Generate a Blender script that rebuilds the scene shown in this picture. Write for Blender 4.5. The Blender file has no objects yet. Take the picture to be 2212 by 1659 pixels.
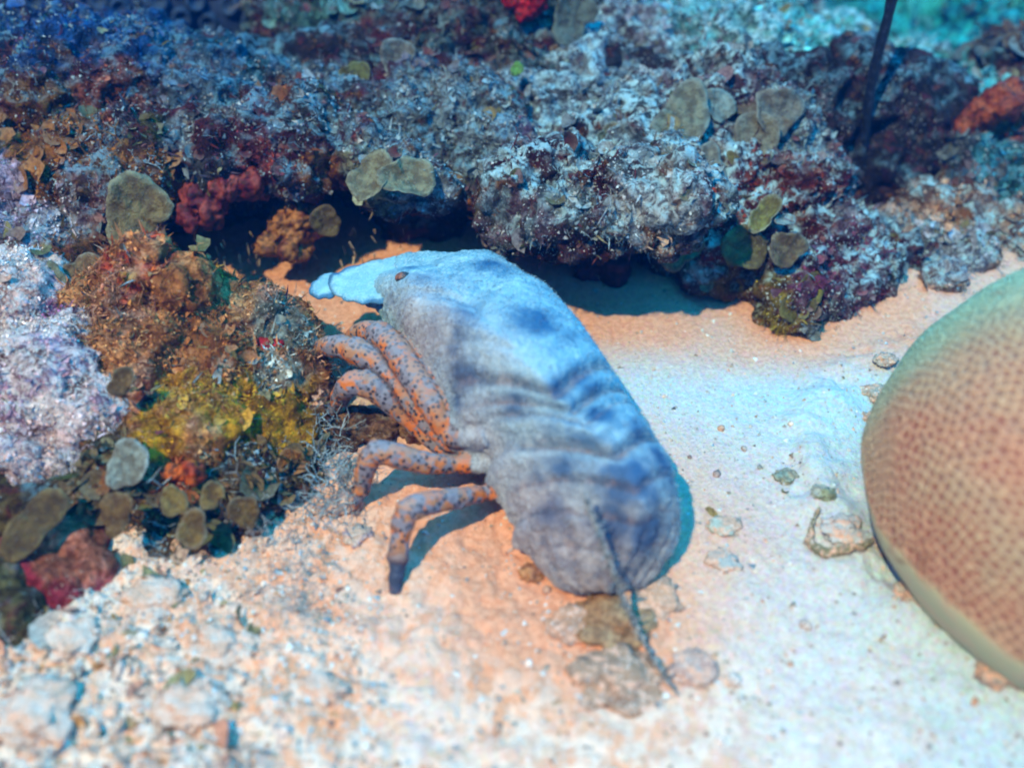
import bpy, math, random
import numpy as np
from mathutils import Vector, Matrix

random.seed(7); RNG = np.random.default_rng(7)
SC = bpy.context.scene
COL = SC.collection

# ------------------------------------------------------------ camera
PITCH = math.radians(42.0); DIST = 0.62; HALF = math.tan(math.radians(25.0))
cam_d = bpy.data.cameras.new('camera'); cam = bpy.data.objects.new('camera', cam_d); COL.objects.link(cam)
cam.location = (0, -DIST*math.cos(PITCH), DIST*math.sin(PITCH))
cam.rotation_euler = (math.pi/2 - PITCH, 0, 0)
cam_d.angle = math.radians(50.0); cam_d.clip_start = 0.01; cam_d.clip_end = 60
cam_d.dof.use_dof = True; cam_d.dof.focus_distance = 0.60; cam_d.dof.aperture_fstop = 3.2
SC.camera = cam
# ------------------------------------------------------------ world, sun, exposure
SUN_EL = math.radians(58); SUN_AZ = math.radians(38)      # light comes from behind and left of the camera
sun_dir = Vector((-math.sin(SUN_AZ)*math.cos(SUN_EL), -math.cos(SUN_AZ)*math.cos(SUN_EL), math.sin(SUN_EL)))
W = bpy.data.worlds.new("World"); SC.world = W; W.use_nodes = True
wn = W.node_tree; wn.nodes.clear()
w_out = wn.nodes.new('ShaderNodeOutputWorld'); w_bg = wn.nodes.new('ShaderNodeBackground')
w_sky = wn.nodes.new('ShaderNodeTexSky'); w_sky.sky_type = 'NISHITA'; w_sky.sun_disc = False
w_sky.sun_elevation = SUN_EL; w_sky.sun_rotation = math.pi + SUN_AZ
w_tc = wn.nodes.new('ShaderNodeTexCoord'); w_dot = wn.nodes.new('ShaderNodeVectorMath'); w_dot.operation = 'DOT_PRODUCT'
_d = Vector((0.42, 0.30, 0.86)).normalized(); w_dot.inputs[1].default_value = _d
w_nrm = wn.nodes.new('ShaderNodeVectorMath'); w_nrm.operation = 'NORMALIZE'
w_rmp = wn.nodes.new('ShaderNodeValToRGB')               # the bright window of surface light seen from under water
w_rmp.color_ramp.elements[0].position = 0.15; w_rmp.color_ramp.elements[0].color = (0.0, 0.01, 0.035, 1)
w_rmp.color_ramp.elements[1].position = 0.97; w_rmp.color_ramp.elements[1].color = (0.04, 0.95, 1.0, 1)
e = w_rmp.color_ramp.elements.new(0.62); e.color = (0.005, 0.13, 0.26, 1)
w_mul = wn.nodes.new('ShaderNodeMix'); w_mul.data_type = 'RGBA'; w_mul.blend_type = 'MULTIPLY'; w_mul.inputs[0].default_value = 1
w_sc = wn.nodes.new('ShaderNodeVectorMath'); w_sc.operation = 'SCALE'; w_sc.inputs['Scale'].default_value = 5.8
wn.links.new(w_tc.outputs['Generated'], w_nrm.inputs[0]); wn.links.new(w_nrm.outputs[0], w_dot.inputs[0])
wn.links.new(w_dot.outputs['Value'], w_rmp.inputs[0]); wn.links.new(w_sky.outputs[0], w_mul.inputs[6])
wn.links.new(w_rmp.outputs[0], w_mul.inputs[7]); wn.links.new(w_mul.outputs[2], w_sc.inputs[0])
wn.links.new(w_sc.outputs[0], w_bg.inputs[0])
w_bg.inputs[1].default_value = 0.15
wn.links.new(w_bg.outputs[0], w_out.inputs[0])
sl = bpy.data.lights.new('sun', 'SUN'); sl.energy = 5.0; sl.angle = math.radians(1.2); sl.color = (1.0, 0.50, 0.29)  # sun lamp standing in for the warm camera flash
so = bpy.data.objects.new('sun', sl); COL.objects.link(so)
so.rotation_euler = sun_dir.to_track_quat('Z', 'Y').to_euler()
SC.view_settings.view_transform = 'Standard'; SC.view_settings.look = 'None'
SC.view_settings.exposure = 0.72; SC.view_settings.gamma = 1.0
try:
    SC.cycles.use_denoising = True; SC.cycles.filter_width = 2.0
    SC.cycles.max_bounces = 5; SC.cycles.diffuse_bounces = 2; SC.cycles.volume_bounces = 0; SC.cycles.caustics_reflective = False
except Exception: pass

# ------------------------------------------------------------ helpers
K = HALF/1106.0
CAM = np.array(cam.location); FW = np.array((0, math.cos(PITCH), -math.sin(PITCH))); UP = np.array((0, math.sin(PITCH), math.cos(PITCH)))
def ray(px, py): return FW + np.array((1., 0, 0))*(px-1106)*K + UP*(829.5-py)*K
def atz(px, py, z=0.0):
    d = ray(px, py); return CAM + d*((z-CAM[2])/d[2])
def aty(px, py, y):
    d = ray(px, py); return CAM + d*((y-CAM[1])/d[1])

def _h(ix, iy, iz, s):
    n = (ix*374761393 + iy*668265263 + iz*2147483647 + s*1274126177) & 0xffffffff
    n = ((n ^ (n >> 13))*1274126177) & 0xffffffff
    n = ((n ^ (n >> 15))*2246822519) & 0xffffffff
    return ((n ^ (n >> 16)) & 0xffffff)/float(0xffffff)
def vnoise(P, s=0):
    P = np.asarray(P, dtype=np.float64); I = np.floor(P).astype(np.int64); F = P - I; F = F*F*F*(F*(F*6-15)+10)
    x, y, z = I[:, 0], I[:, 1], I[:, 2]; fx, fy, fz = F[:, 0], F[:, 1], F[:, 2]; r = 0
    for dx in (0, 1):
        wx = fx if dx else 1-fx
        for dy in (0, 1):
            wy = fy if dy else 1-fy
            for dz in (0, 1):
                r = r + wx*wy*(fz if dz else 1-fz)*_h(x+dx, y+dy, z+dz, s)
    return r*2-1
def fbm(P, sc, octv=3, s=0, gain=.5):
    P = np.asarray(P)*sc; r = 0; a = 1.; t = 0
    for o in range(octv):
        r = r + a*vnoise(P + 17.3*o, s+o); t += a; a *= gain; P = P*2.07
    return r/t
def worley(P, s=0):
    P = np.asarray(P, dtype=np.float64); I = np.floor(P).astype(np.int64); F = P - I; best = np.full(len(P), 9.)
    for dx in (-1, 0, 1):
        for dy in (-1, 0, 1):
            for dz in (-1, 0, 1):
                c = I + np.array((dx, dy, dz))
                q = np.stack([_h(c[:, 0], c[:, 1], c[:, 2], s+k) for k in (1, 2, 3)], 1) + (dx, dy, dz)
                best = np.minimum(best, ((F-q)**2).sum(1))
    return np.sqrt(best)
def smooth(a, b, x):
    t = np.clip((x-a)/(b-a), 0, 1); return t*t*(3-2*t)

def mesh_np(name, V, faces, nper, col=None, mats=(), smoothf=True, mi=None):
    """V (n,3); faces (m,nper) int array"""
    me = bpy.data.meshes.new(name); V = np.asarray(V, np.float32); Fc = np.asarray(faces, np.int32)
    me.vertices.add(len(V)); me.vertices.foreach_set('co', V.ravel())
    me.loops.add(Fc.size); me.loops.foreach_set('vertex_index', Fc.ravel())
    me.polygons.add(len(Fc)); me.polygons.foreach_set('loop_start', np.arange(0, Fc.size, nper, dtype=np.int32))
    me.update(calc_edges=True); me.validate()
    if smoothf: me.polygons.foreach_set('use_smooth', np.ones(len(me.polygons), bool))
    if col is not None: set_col(me, 'Col', col)
    for m in mats: me.materials.append(m)
    return me
def set_col(me, name, col):
    c = np.ones((len(me.vertices), 4), np.float32); col = np.asarray(col)
    if col.ndim == 1: c[:, :3] = col[:, None]
    else: c[:, :3] = col
    a = me.color_attributes.new(name, 'FLOAT_COLOR', 'POINT'); a.data.foreach_set('color', c.ravel())
def link(name, me, parent=None):
    o = bpy.data.objects.new(name, me); COL.objects.link(o)
    if parent: o.parent = parent
    return o
def tag(o, label=None, cat=None, group=None, kind=None):
    if label: o['label'] = label
    if cat: o['category'] = cat
    if group: o['group'] = group
    if kind: o['kind'] = kind
    return o
def centre(o):
    """move the origin of a mesh object to the middle of its base without moving it"""
    me = o.data; n = len(me.vertices); v = np.empty(n*3, np.float32); me.vertices.foreach_get('co', v); v = v.reshape(-1, 3)
    c = np.array(((v[:, 0].min()+v[:, 0].max())/2, (v[:, 1].min()+v[:, 1].max())/2, v[:, 2].min()), np.float32)
    v -= c; me.vertices.foreach_set('co', v.ravel()); me.update(); o.location = c.tolist(); return o
def verts(me):
    v = np.empty(len(me.vertices)*3, np.float32); me.vertices.foreach_get('co', v); return v.reshape(-1, 3).astype(np.float64)
def normals(me):
    v = np.empty(len(me.vertices)*3, np.float32); me.vertex_normals.foreach_get('vector', v); return v.reshape(-1, 3).astype(np.float64)

# unit icosphere
import bmesh
def ico(sub):
    b = bmesh.new(); bmesh.ops.create_icosphere(b, subdivisions=sub, radius=1); b.verts.ensure_lookup_table()
    V = np.array([v.co[:] for v in b.verts]); F = np.array([[v.index for v in f.verts] for f in b.faces]); b.free(); return V, F
ICO3 = ico(3); ICO4 = ico(4); ICO2 = ico(2); ICO1 = ico(1)
def cat(parts):
    Vs, Fs, n = [], [], 0
    for V, F in parts: Vs.append(V); Fs.append(np.asarray(F)+n); n += len(V)
    return np.concatenate(Vs), np.concatenate(Fs)
def voxelise(V, F, size):
    me = mesh_np('tmp', V, F, F.shape[1]); o = bpy.data.objects.new('tmp', me); COL.objects.link(o)
    m = o.modifiers.new('r', 'REMESH'); m.mode = 'VOXEL'; m.voxel_size = size; m.use_smooth_shade = True
    dg = bpy.context.evaluated_depsgraph_get(); dg.update()
    out = bpy.data.meshes.new_from_object(o.evaluated_get(dg))
    bpy.data.objects.remove(o); bpy.data.meshes.remove(me)
    return out

# ------------------------------------------------------------ material helper
class M:
    def __init__(s, name):
        s.m = bpy.data.materials.new(name); s.m.use_nodes = True; s.t = s.m.node_tree; s.t.nodes.clear()
        s.out = s.n('ShaderNodeOutputMaterial'); s.b = s.n('ShaderNodeBsdfPrincipled'); s.l(s.b.outputs[0], s.out.inputs[0])
        s.tc = s.n('ShaderNodeNewGeometry').outputs['Position']
    def n(s, t): return s.t.nodes.new(t)
    def l(s, a, b): s.t.links.new(a, b)
    def put(s, sock, v):
        if hasattr(v, 'is_output'): s.l(v, sock)
        elif isinstance(v, (tuple, list)) and len(v) == 3 and sock.type == 'RGBA': sock.default_value = (*v, 1)
        else: sock.default_value = v
    def noise(s, sc, det=3, rough=.6, dist=0, vec=None):
        n = s.n('ShaderNodeTexNoise'); n.inputs['Scale'].default_value = sc; n.inputs['Detail'].default_value = det
        n.inputs['Roughness'].default_value = rough; n.inputs['Distortion'].default_value = dist; s.l(vec or s.tc, n.inputs['Vector']); return n.outputs['Fac']
    def vor(s, sc, feat='F1', out='Distance', rnd=1, vec=None):
        n = s.n('ShaderNodeTexVoronoi'); n.feature = feat; n.inputs['Scale'].default_value = sc; n.inputs['Randomness'].default_value = rnd
        s.l(vec or s.tc, n.inputs['Vector']); return n.outputs[out]
    def ramp(s, f, stops):
        n = s.n('ShaderNodeValToRGB'); cr = n.color_ramp
        while len(cr.elements) < len(stops): cr.elements.new(.5)
        for e, (p, c) in zip(cr.elements, stops): e.position = p; e.color = (*c, 1) if len(c) == 3 else c
        s.l(f, n.inputs[0]); return n.outputs[0]
    def mask(s, f, a, b, lo=0., hi=1.):
        n = s.n('ShaderNodeMapRange'); n.interpolation_type = 'SMOOTHSTEP'
        for i, v in zip(range(1, 5), (a, b, lo, hi)): n.inputs[i].default_value = v
        s.l(f, n.inputs[0]); return n.outputs[0]
    def mix(s, f, a, b, mode='MIX'):
        n = s.n('ShaderNodeMix'); n.data_type = 'RGBA'; n.blend_type = mode
        s.put(n.inputs[0], f); s.put(n.inputs[6], a); s.put(n.inputs[7], b); return n.outputs[2]
    def math(s, op, a, b=0.):
        n = s.n('ShaderNodeMath'); n.operation = op; s.put(n.inputs[0], a); s.put(n.inputs[1], b); return n.outputs[0]
    def attr(s, name, out='Color'):
        n = s.n('ShaderNodeAttribute'); n.attribute_name = name; return n.outputs[out]
    def nz(s):
        g = s.n('ShaderNodeNewGeometry'); x = s.n('ShaderNodeSeparateXYZ'); s.l(g.outputs['Normal'], x.inputs[0]); return x.outputs[2]
    def bump(s, h, dist, st=1., prev=None):
        n = s.n('ShaderNodeBump'); n.inputs['Strength'].default_value = st; n.inputs['Distance'].default_value = dist
        s.l(h, n.inputs['Height'])
        if prev: s.l(prev, n.inputs['Normal'])
        return n.outputs[0]
    def done(s, col, rough=.85, nrm=None, spec=.25):
        s.put(s.b.inputs['Base Color'], col); s.put(s.b.inputs['Roughness'], rough); s.b.inputs['Specular IOR Level'].default_value = spec
        if nrm: s.l(nrm, s.b.inputs['Normal'])
        return s.m

def reef_mat(name, dark=(.38, .34, .36), mar=.7, sed=(.20, .42, .52), sed_amt=.7, flecks=(.5, .48, .46), fleck_t=.60, cl=.50):
    m = M(name); base = m.attr('Col')
    n1 = m.noise(34, 4, .65, .6); n2 = m.noise(150, 6, .72, .8); n3 = m.noise(520, 3, .65); n4 = m.noise(85, 5, .65, 1.2); low = m.noise(28, 3, .6, .3); low2 = m.noise(41, 3, .6, .8)
    c = m.mix(m.mask(n1, .40, .60), m.mix(1., base, (.45, .38, .32), 'MULTIPLY'), base)
    c = m.mix(m.mask(n4, .55, .60), c, m.mix(mar, c, (.10, .012, .015)))
    c = m.mix(m.mask(m.noise(62, 4, .65, .9), .60, .65), c, m.mix(.75, c, (.22, .08, .015)))
    c = m.mix(m.mask(n2, .40, .60), m.mix(1., c, dark, 'MULTIPLY'), m.mix(1., c, (1.45, 1.4, 1.4), 'MULTIPLY'))
    upz = m.mask(m.nz(), .30, .85); s2 = m.math('MULTIPLY', m.mask(n2, .44, .56), m.mask(low, cl-.06, cl+.10))
    c = m.mix(m.math('MULTIPLY', m.math('MULTIPLY', upz, s2), sed_amt), c, sed)
    fl = m.math('MULTIPLY', m.mask(n3, fleck_t, fleck_t+.06), m.mask(low2, cl-.02, cl+.12)); c = m.mix(fl, c, flecks)
    b1 = m.bump(n2, .006, 1.); b2 = m.bump(n3, .0016, .9, b1); b3 = m.bump(n4, .006, .8, b2)
    return m.done(c, .8, b3, .2)

MAT = {}
MAT['reef'] = reef_mat('encrusted_rock')  # its bluish silt also paints in blue light on upward slopes
MAT['reef_pale'] = reef_mat('silty_rock', sed=(.50, .74, .78), sed_amt=.95, fleck_t=.59, flecks=(.7, .76, .76), cl=.43)  # silt made paler and more cyan to paint in stronger ambient light
MAT['boulder'] = reef_mat('sponge_crusted_rock', dark=(.55, .45, .35), mar=.4, sed=(.55, .42, .36), sed_amt=.4, flecks=(.8, .55, .4), cl=.55)
MAT['rubble'] = reef_mat('coral_rubble', dark=(.55, .48, .50), mar=.35, sed=(.98, .72, .68), sed_amt=.95, fleck_t=.52, flecks=(.8, .66, .60), cl=.40)
MAT['turfrock'] = reef_mat('algae_rock_haze_tint', sed=(.03, .60, .60), sed_amt=.9, fleck_t=.58, flecks=(.12, .7, .65), cl=.44)  # blue of distance haze painted into silt and flecks
def leaf_mat():
    m = M('algae_leaves'); c = m.attr('Col'); n = m.noise(420, 3); v = m.noise(1500, 2)
    c = m.mix(m.mask(n, .35, .65), m.mix(1., c, (.55, .5, .5), 'MULTIPLY'), c)
    return m.done(c, .6, m.bump(v, .0006, .6), .25)
MAT['leaf'] = leaf_mat()
def plate_mat():
    m = M('plate_algae'); c = m.attr('Col'); n = m.noise(160, 4, .7); v = m.noise(700, 3, .7)
    c = m.mix(m.mask(n, .4, .62), m.mix(1., c, (.5, .42, .38), 'MULTIPLY'), c)
    c = m.mix(m.mask(v, .62, .74), c, m.mix(.5, c, (.4, .36, .34)))
    return m.done(c, .6, m.bump(n, .003, .7, m.bump(v, .001, .7)), .3)
MAT['plate'] = plate_mat()

# ------------------------------------------------------------ the sand
def sand_h(X, Y):
    P = np.stack([X, Y, np.zeros_like(X)], 1)
    h = .004*fbm(P, 9, 2, 3) + .0012*fbm(P, 45, 3, 4)
    left = smooth(.10, -.16, X + .35*np.clip(Y+.12, 0, 1))          # rough rubbly ground to the left
    low = smooth(-.05, -.16, Y)
    rough = np.clip(.20*low + left*smooth(.03, -.07, Y), 0, 1)
    h += rough*(.009*np.abs(fbm(P, 30, 3, 5, .6)) + .0045*np.abs(fbm(P, 110, 2, 6)))
    h += .0010*fbm(P, 260, 2, 8)*(.35+rough) + .0014*np.clip(fbm(P, 75, 3, 19), 0, 1)*smooth(.02, -.12, Y)
    cx, cy, _ = atz(2300, 1080)
    d = np.hypot(X-cx, Y-cy); h += .006*np.exp(-((d-.125)/.018)**2)*(1+fbm(P, 70, 3, 9))
    h -= .42*smooth(.33, 1.0, Y - .1*X)                                 # the ground falls away behind the reef
    h += .02*smooth(.2, .42, X)*smooth(.05, .2, Y)
    return h
def axis(fine0, fine1, step, lo, hi):
    a = list(np.arange(fine0, fine1, step)); s = step
    while a[-1] < hi: s *= 1.25; a.append(a[-1]+min(s, .6))
    s = step; b = [a[0]]
    while b[-1] > lo: s *= 1.25; b.append(b[-1]-min(s, .6))
    return np.array(b[:0:-1] + a)
xs = axis(-.33, .36, .0014, -6, 6); ys = axis(-.26, .24, .0014, -6, 6)
GX, GY = np.meshgrid(xs, ys); gz = sand_h(GX.ravel(), GY.ravel())
nx, ny = len(xs), len(ys); ii = np.arange(nx*ny).reshape(ny, nx)
SF = np.stack([ii[:-1, :-1].ravel(), ii[:-1, 1:].ravel(), ii[1:, 1:].ravel(), ii[1:, :-1].ravel()], 1)
def sand_mat():
    m = M('sand'); r = m.attr('Rough', 'Fac'); wrm = m.attr('WarmLight', 'Fac')
    n1 = m.noise(38, 4, .6); g = m.noise(900, 3, .7); g2 = m.noise(330, 4, .7); v = m.vor(620, 'F1', 'Color'); sp = m.noise(230, 2, .5)
    c = m.mix(wrm, m.mix(m.attr('NearLight', 'Fac'), (.45, .72, .82), (.98, .80, .68)), (.88, .43, .28))  # cyan ambient and warm flash differences painted into the sand colour
    c = m.mix(m.mask(g2, .35, .65), m.mix(1., c, (.86, .82, .80), 'MULTIPLY'), c)
    c = m.mix(.16, c, v)
    c = m.mix(m.mask(g, .70, .76), c, (.25, .25, .25))
    c = m.mix(m.mask(g, .30, .24), c, (.95, .93, .9))
    rr = m.mix(m.mask(m.noise(75, 5, .7, .5), .42, .58), (1., .70, .54), (.85, .36, .19))
    rr = m.mix(m.mask(m.noise(120, 5, .7, .8), .60, .68), rr, (.40, .24, .24))
    rr = m.mix(m.mask(m.noise(60, 3, .7, .8), .62, .72), rr, (.25, .17, .06))
    rr = m.mix(m.mask(m.noise(400, 3, .7), .60, .68), rr, (.96, .84, .78))
    c = m.mix(r, c, rr)
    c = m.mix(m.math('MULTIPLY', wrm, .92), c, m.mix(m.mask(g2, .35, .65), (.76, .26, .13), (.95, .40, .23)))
    b = m.bump(g, .0007, .8, m.bump(g2, .0022, .8)); return m.done(c, .9, b, .15)
MAT['sand'] = sand_mat()
def lump_mat():
    m = M('silt_covered_lump'); c = m.attr('Col'); a = m.noise(210, 5, .7); b = m.noise(800, 3, .7)
    c = m.mix(m.mask(a, .46, .62), c, (.95, .50, .34)); c = m.mix(m.mask(m.noise(330, 3, .7), .60, .68), c, (.30, .22, .20)); c = m.mix(m.mask(b, .58, .66), c, (.95, .80, .72))
    return m.done(c, .9, m.bump(a, .003, .9, m.bump(b, .001, .8)), .15)
MAT['lump'] = lump_mat()
V = np.stack([GX.ravel(), GY.ravel(), gz], 1)
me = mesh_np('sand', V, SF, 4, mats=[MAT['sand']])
X, Y = V[:, 0], V[:, 1]; P = V*1.0
rough = np.clip(smooth(.16, -.14, X + .9*(Y+.12))*smooth(.02, -.10, Y) + .12, 0, 1)
rough = np.clip(rough*(.8+.6*fbm(P, 25, 3, 21)), 0, 1)
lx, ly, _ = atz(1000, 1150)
warm = 1.1*np.exp(-(((X-lx)/.13)**2 + ((Y-ly)/.095)**2)) + .8*smooth(-.01, .04, Y)*smooth(.05, -.1, X) + .75*smooth(.0, .055, Y + .1*X) + .7*np.exp(-(((X-.03)/.05)**2 + ((Y+.165)/.025)**2))  # warm tint painted where blocked ambient light leaves only the flash
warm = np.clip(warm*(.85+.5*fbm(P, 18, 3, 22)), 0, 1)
near = np.clip(smooth(.02, -.17, Y+.75*np.clip(X-.03, -.3, .4))*smooth(.26, .06, X) + .25*fbm(P, 14, 3, 23), 0, 1)  # flash falloff painted in: warmer towards the camera, cyan at the right
set_col(me, 'Rough', rough); set_col(me, 'WarmLight', warm); set_col(me, 'NearLight', near)
sand = tag(link('sand', me), kind='structure')

# ------------------------------------------------------------ reef rocks
def S(px, py, y, r, sx=1., sy=1., sz=1.):
    p = aty(px, py, y); d = ray(px, py); d = d/np.linalg.norm(d); c = p + d*r*.75
    return (c, (r*sx, r*sy, r*sz))
def rock(name, blobs, voxel, mat, base, patches=(), amp=1., seed=1, spots=None, label=None, cat_='rock', group=None):
    parts = []
    for c, r in blobs:
        V, F = ICO3; V = V*np.array(r); parts.append((V + c, F))
    V, F = cat(parts); me = voxelise(V, F, voxel)
    for k, (sc, a, o) in enumerate(((16, .016, 2), (42, .009, 3), (120, .0045, 3))):
        v = verts(me); n = normals(me); f = fbm(v, sc, o, seed*10+k, .55)
        if k: f = 1 - 2.4*np.abs(f) if k == 1 else f
        if k == 2: f = f + .5*(.6-worley(v*95, seed))
        v += n*(f*a*amp)[:, None]; me.vertices.foreach_set('co', v.astype(np.float32).ravel()); me.update()
    v = verts(me); base = np.array(base); c = np.zeros((len(v), 3)) + base[0]
    for j, b in enumerate(base[1:]):
        w = smooth(.0, .18, fbm(v, 22+9*j, 3, seed*7+j)); c = c*(1-w[:, None]) + b*w[:, None]
    wob = fbm(v, 60, 3, seed+50) + .5*fbm(v, 190, 2, seed+51)
    if spots:
        rs = np.random.default_rng(seed+500)
        for q in range(spots[0]):
            pc = v[rs.integers(len(v))]; pr = rs.uniform(.004, .013)*spots[2]; d = np.linalg.norm((v-pc)*(1, 1, 1.4), axis=1)/pr + .7*wob
            w = smooth(1.05, .85, d)[:, None]; pcol = np.array(spots[1][rs.integers(len(spots[1]))])*rs.uniform(.7, 1.3); c = c*(1-w)+pcol*w
    for (pc, pr, pcol) in patches:
        d = np.linalg.norm(v-pc, axis=1)/pr + .45*wob; w = smooth(1.05, .8, d)[:, None]; c = c*(1-w) + np.array(pcol)*w
    set_col(me, 'Col', c); me.materials.append(MAT[mat])
    me.polygons.foreach_set('use_smooth', np.ones(len(me.polygons), bool))
    o = link(name, me); tag(o, label, cat_, group); return o
def PT(px, py, y, r, col): return (aty(px, py, y), r, col)

MAR = (.10, .018, .02); NAVY = (.03, .06, .13); MAUVE = (.15, .06, .10); GREY = (.18, .22, .24); OLIVE = (.11, .09, .02); BROWN = (.16, .065, .015)
ORANGE = (.55, .16, .03); YEL = (.62, .29, .008); RED = (.75, .01, .01); PINK = (.55, .22, .30); WHITE = (.65, .62, .62)
A = rock('reef_ledge', [S(-120, 160, .20, .05), S(20, 180, .17, .042), S(160, 210, .15, .036), S(310, 220, .16, .038), S(140, 150, .20, .034), S(330, 180, .19, .032),
    S(470, 230, .17, .036), S(600, 250, .16, .036), S(430, 270, .135, .03), S(560, 285, .12, .025), S(680, 300, .12, .028), S(700, 270, .15, .034), S(655, 345, .10, .016), S(780, 330, .105, .020),
    S(850, 375, .088, .017), S(925, 395, .082, .014), S(880, 320, .13, .034), S(990, 310, .14, .034), S(1050, 350, .12, .024), S(900, 290, .16, .034), S(1130, 380, .125, .022), S(1210, 410, .13, .016),
    S(300, 310, .11, .022), S(120, 245, .135, .02), S(-60, 240, .14, .03), S(480, 320, .11, .016)],
    .0017, 'reef', [(.09, .10, .15), MAUVE, (.14, .17, .20), MAR], [PT(70, 120, .19, .06, (.01, .05, .18)), PT(300, 140, .20, .06, (.01, .07, .22)), PT(500, 190, .18, .05, (.02, .14, .24)), PT(110, 290, .12, .035, (.20, .08, .015)), PT(560, 345, .10, .016, (.4, .06, .04)), PT(690, 380, .095, .014, (.3, .1, .02)), PT(260, 250, .14, .03, (.35, .10, .06)),  # navy and blue patches on the upper slope paint in blue light
    PT(830, 370, .085, .03, (.26, .24, .13)), PT(930, 400, .08, .025, (.3, .36, .4)), PT(960, 270, .14, .06, (.22, .30, .33)), PT(450, 220, .17, .04, (.12, .2, .28)), PT(560, 300, .12, .02, (.14, .02, .03)), PT(400, 290, .12, .014, (.4, .42, .42)), PT(100, 190, .17, .03, (.14, .03, .04)), PT(700, 200, .18, .04, (.16, .2, .24))], seed=1, spots=(150, [(.14, .01, .02), (.20, .03, .02), (.11, .08, .015), (.16, .05, .10), (.22, .30, .34), (.05, .03, .02), (.26, .08, .02)], 1.15),
    label='long overhanging mauve and blue grey reef ledge, from the left edge to above the lobster', cat_='reef rock')
B = rock('rock_outcrop', [S(1150, 290, .16, .04), S(1260, 240, .20, .05), S(1400, 190, .24, .05), S(1250, 340, .14, .035), S(1390, 320, .15, .04), S(1530, 280, .17, .045), S(1550, 190, .23, .05), S(1300, 150, .26, .05),
    S(1420, 400, .11, .032), S(1560, 400, .12, .04), S(1670, 310, .15, .026), S(1700, 430, .11, .04), S(1620, 500, .09, .035), S(1800, 520, .10, .026), S(1700, 590, .075, .032), S(1870, 560, .10, .028),
    S(1150, 425, .062, .018), S(1225, 455, .045, .018), S(1310, 478, .035, .018), S(1385, 490, .032, .014), S(1290, 425, .06, .020), S(1215, 410, .075, .018), S(1370, 420, .05, .022), S(1440, 440, .035, .022), S(1425, 500, .035, .017), S(1500, 455, .045, .022), S(1480, 520, .045, .014), S(1820, 610, .085, .022), S(1690, 645, .06, .015), S(1200, 560, .135, .018), S(1290, 565, .13, .020), S(1380, 565, .125, .020), S(1470, 570, .11, .018), S(1550, 590, .085, .016), S(1930, 590, .11, .022), S(1580, 590, .09, .02), S(1700, 230, .24, .05), S(1440, 120, .32, .06), S(1620, 130, .32, .06), S(1800, 160, .30, .04), S(1950, 170, .30, .036), S(1260, 480, .17, .03), S(1650, 240, .22, .04)],
    .0019, 'reef_pale', [(.18, .24, .26), MAR, (.28, .36, .38), (.16, .10, .12)], [PT(1600, 420, .11, .045, (.15, .02, .02)), PT(1700, 450, .10, .04, (.22, .03, .01)), PT(1700, 600, .07, .035, (.14, .03, .07)), PT(1690, 655, .06, .022, (.30, .22, .02)),
    PT(1820, 590, .09, .035, (.17, .03, .06)), PT(1430, 440, .035, .028, (.42, .46, .46)), PT(1420, 520, .035, .014, (.6, .40, .28)), PT(1720, 150, .28, .10, (.14, .75, .80)), PT(1500, 80, .30, .08, (.14, .52, .60)), PT(1350, 150, .26, .05, (.30, .30, .38)), PT(1950, 170, .29, .05, (.08, .70, .76)), PT(1790, 150, .25, .055, (.10, .68, .74)), PT(1640, 190, .23, .045, (.24, .62, .66)), PT(1560, 330, .13, .014, (.34, .5, .52)), PT(1650, 250, .2, .04, (.26, .36, .36)), PT(1500, 300, .15, .03, (.14, .05, .05)), PT(1250, 230, .2, .06, (.26, .33, .38)), PT(1290, 520, .13, .03, (.12, .03, .04)), PT(1580, 610, .085, .02, (.25, .17, .02)), PT(1480, 380, .12, .03, (.5, .52, .5))], seed=2, spots=(170, [(.14, .01, .02), (.24, .03, .01), (.11, .08, .015), (.30, .42, .44), (.36, .46, .46), (.05, .02, .02), (.10, .03, .05)], 1.15),  # turquoise patches on the top paint in hazy cyan light
    label='large maroon and pale outcrop with silty top, between the lobster and the rod', cat_='reef rock')
Cc = rock('upper_rock', [S(700, 90, .28, .05), S(820, 60, .27, .055), S(860, 150, .23, .04), S(980, 90, .25, .05), S(1000, 170, .215, .035), S(1110, 60, .26, .05), S(1120, 150, .225, .035), S(1230, 50, .29, .045), S(740, 10, .31, .05), S(1060, -30, .30, .06), S(1200, 140, .25, .03)],
    .0022, 'reef', [(.07, .10, .09), (.10, .05, .03), (.12, .15, .14), MAR], [PT(730, 60, .28, .05, (.08, .20, .18)), PT(1050, 210, .21, .02, (.35, .10, .03)), PT(1130, 0, .28, .012, RED)], seed=3, spots=(60, [(.02, .05, .05), (.08, .02, .01), (.10, .08, .01), (.12, .22, .20)], 1.3),
    label='dark green and brown rock at the top centre, carrying a bright red sponge', cat_='reef rock')
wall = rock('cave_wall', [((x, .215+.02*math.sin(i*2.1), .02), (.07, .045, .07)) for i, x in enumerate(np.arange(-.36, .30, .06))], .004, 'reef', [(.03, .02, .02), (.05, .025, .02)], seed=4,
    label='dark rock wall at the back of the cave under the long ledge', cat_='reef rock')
wall2 = rock('crevice_rock', [((x, .35+.02*math.sin(i*2.9), -.03), (.08, .06, .05)) for i, x in enumerate(np.arange(-.30, .62, .07))], .004, 'reef', [(.03, .04, .06), (.05, .04, .05)], seed=14,  # near black colour stands in for shade in the deep hollow
    label='rock coloured shadow dark filling the gaps behind the ledge and the upper rock', cat_='reef rock')
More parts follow.
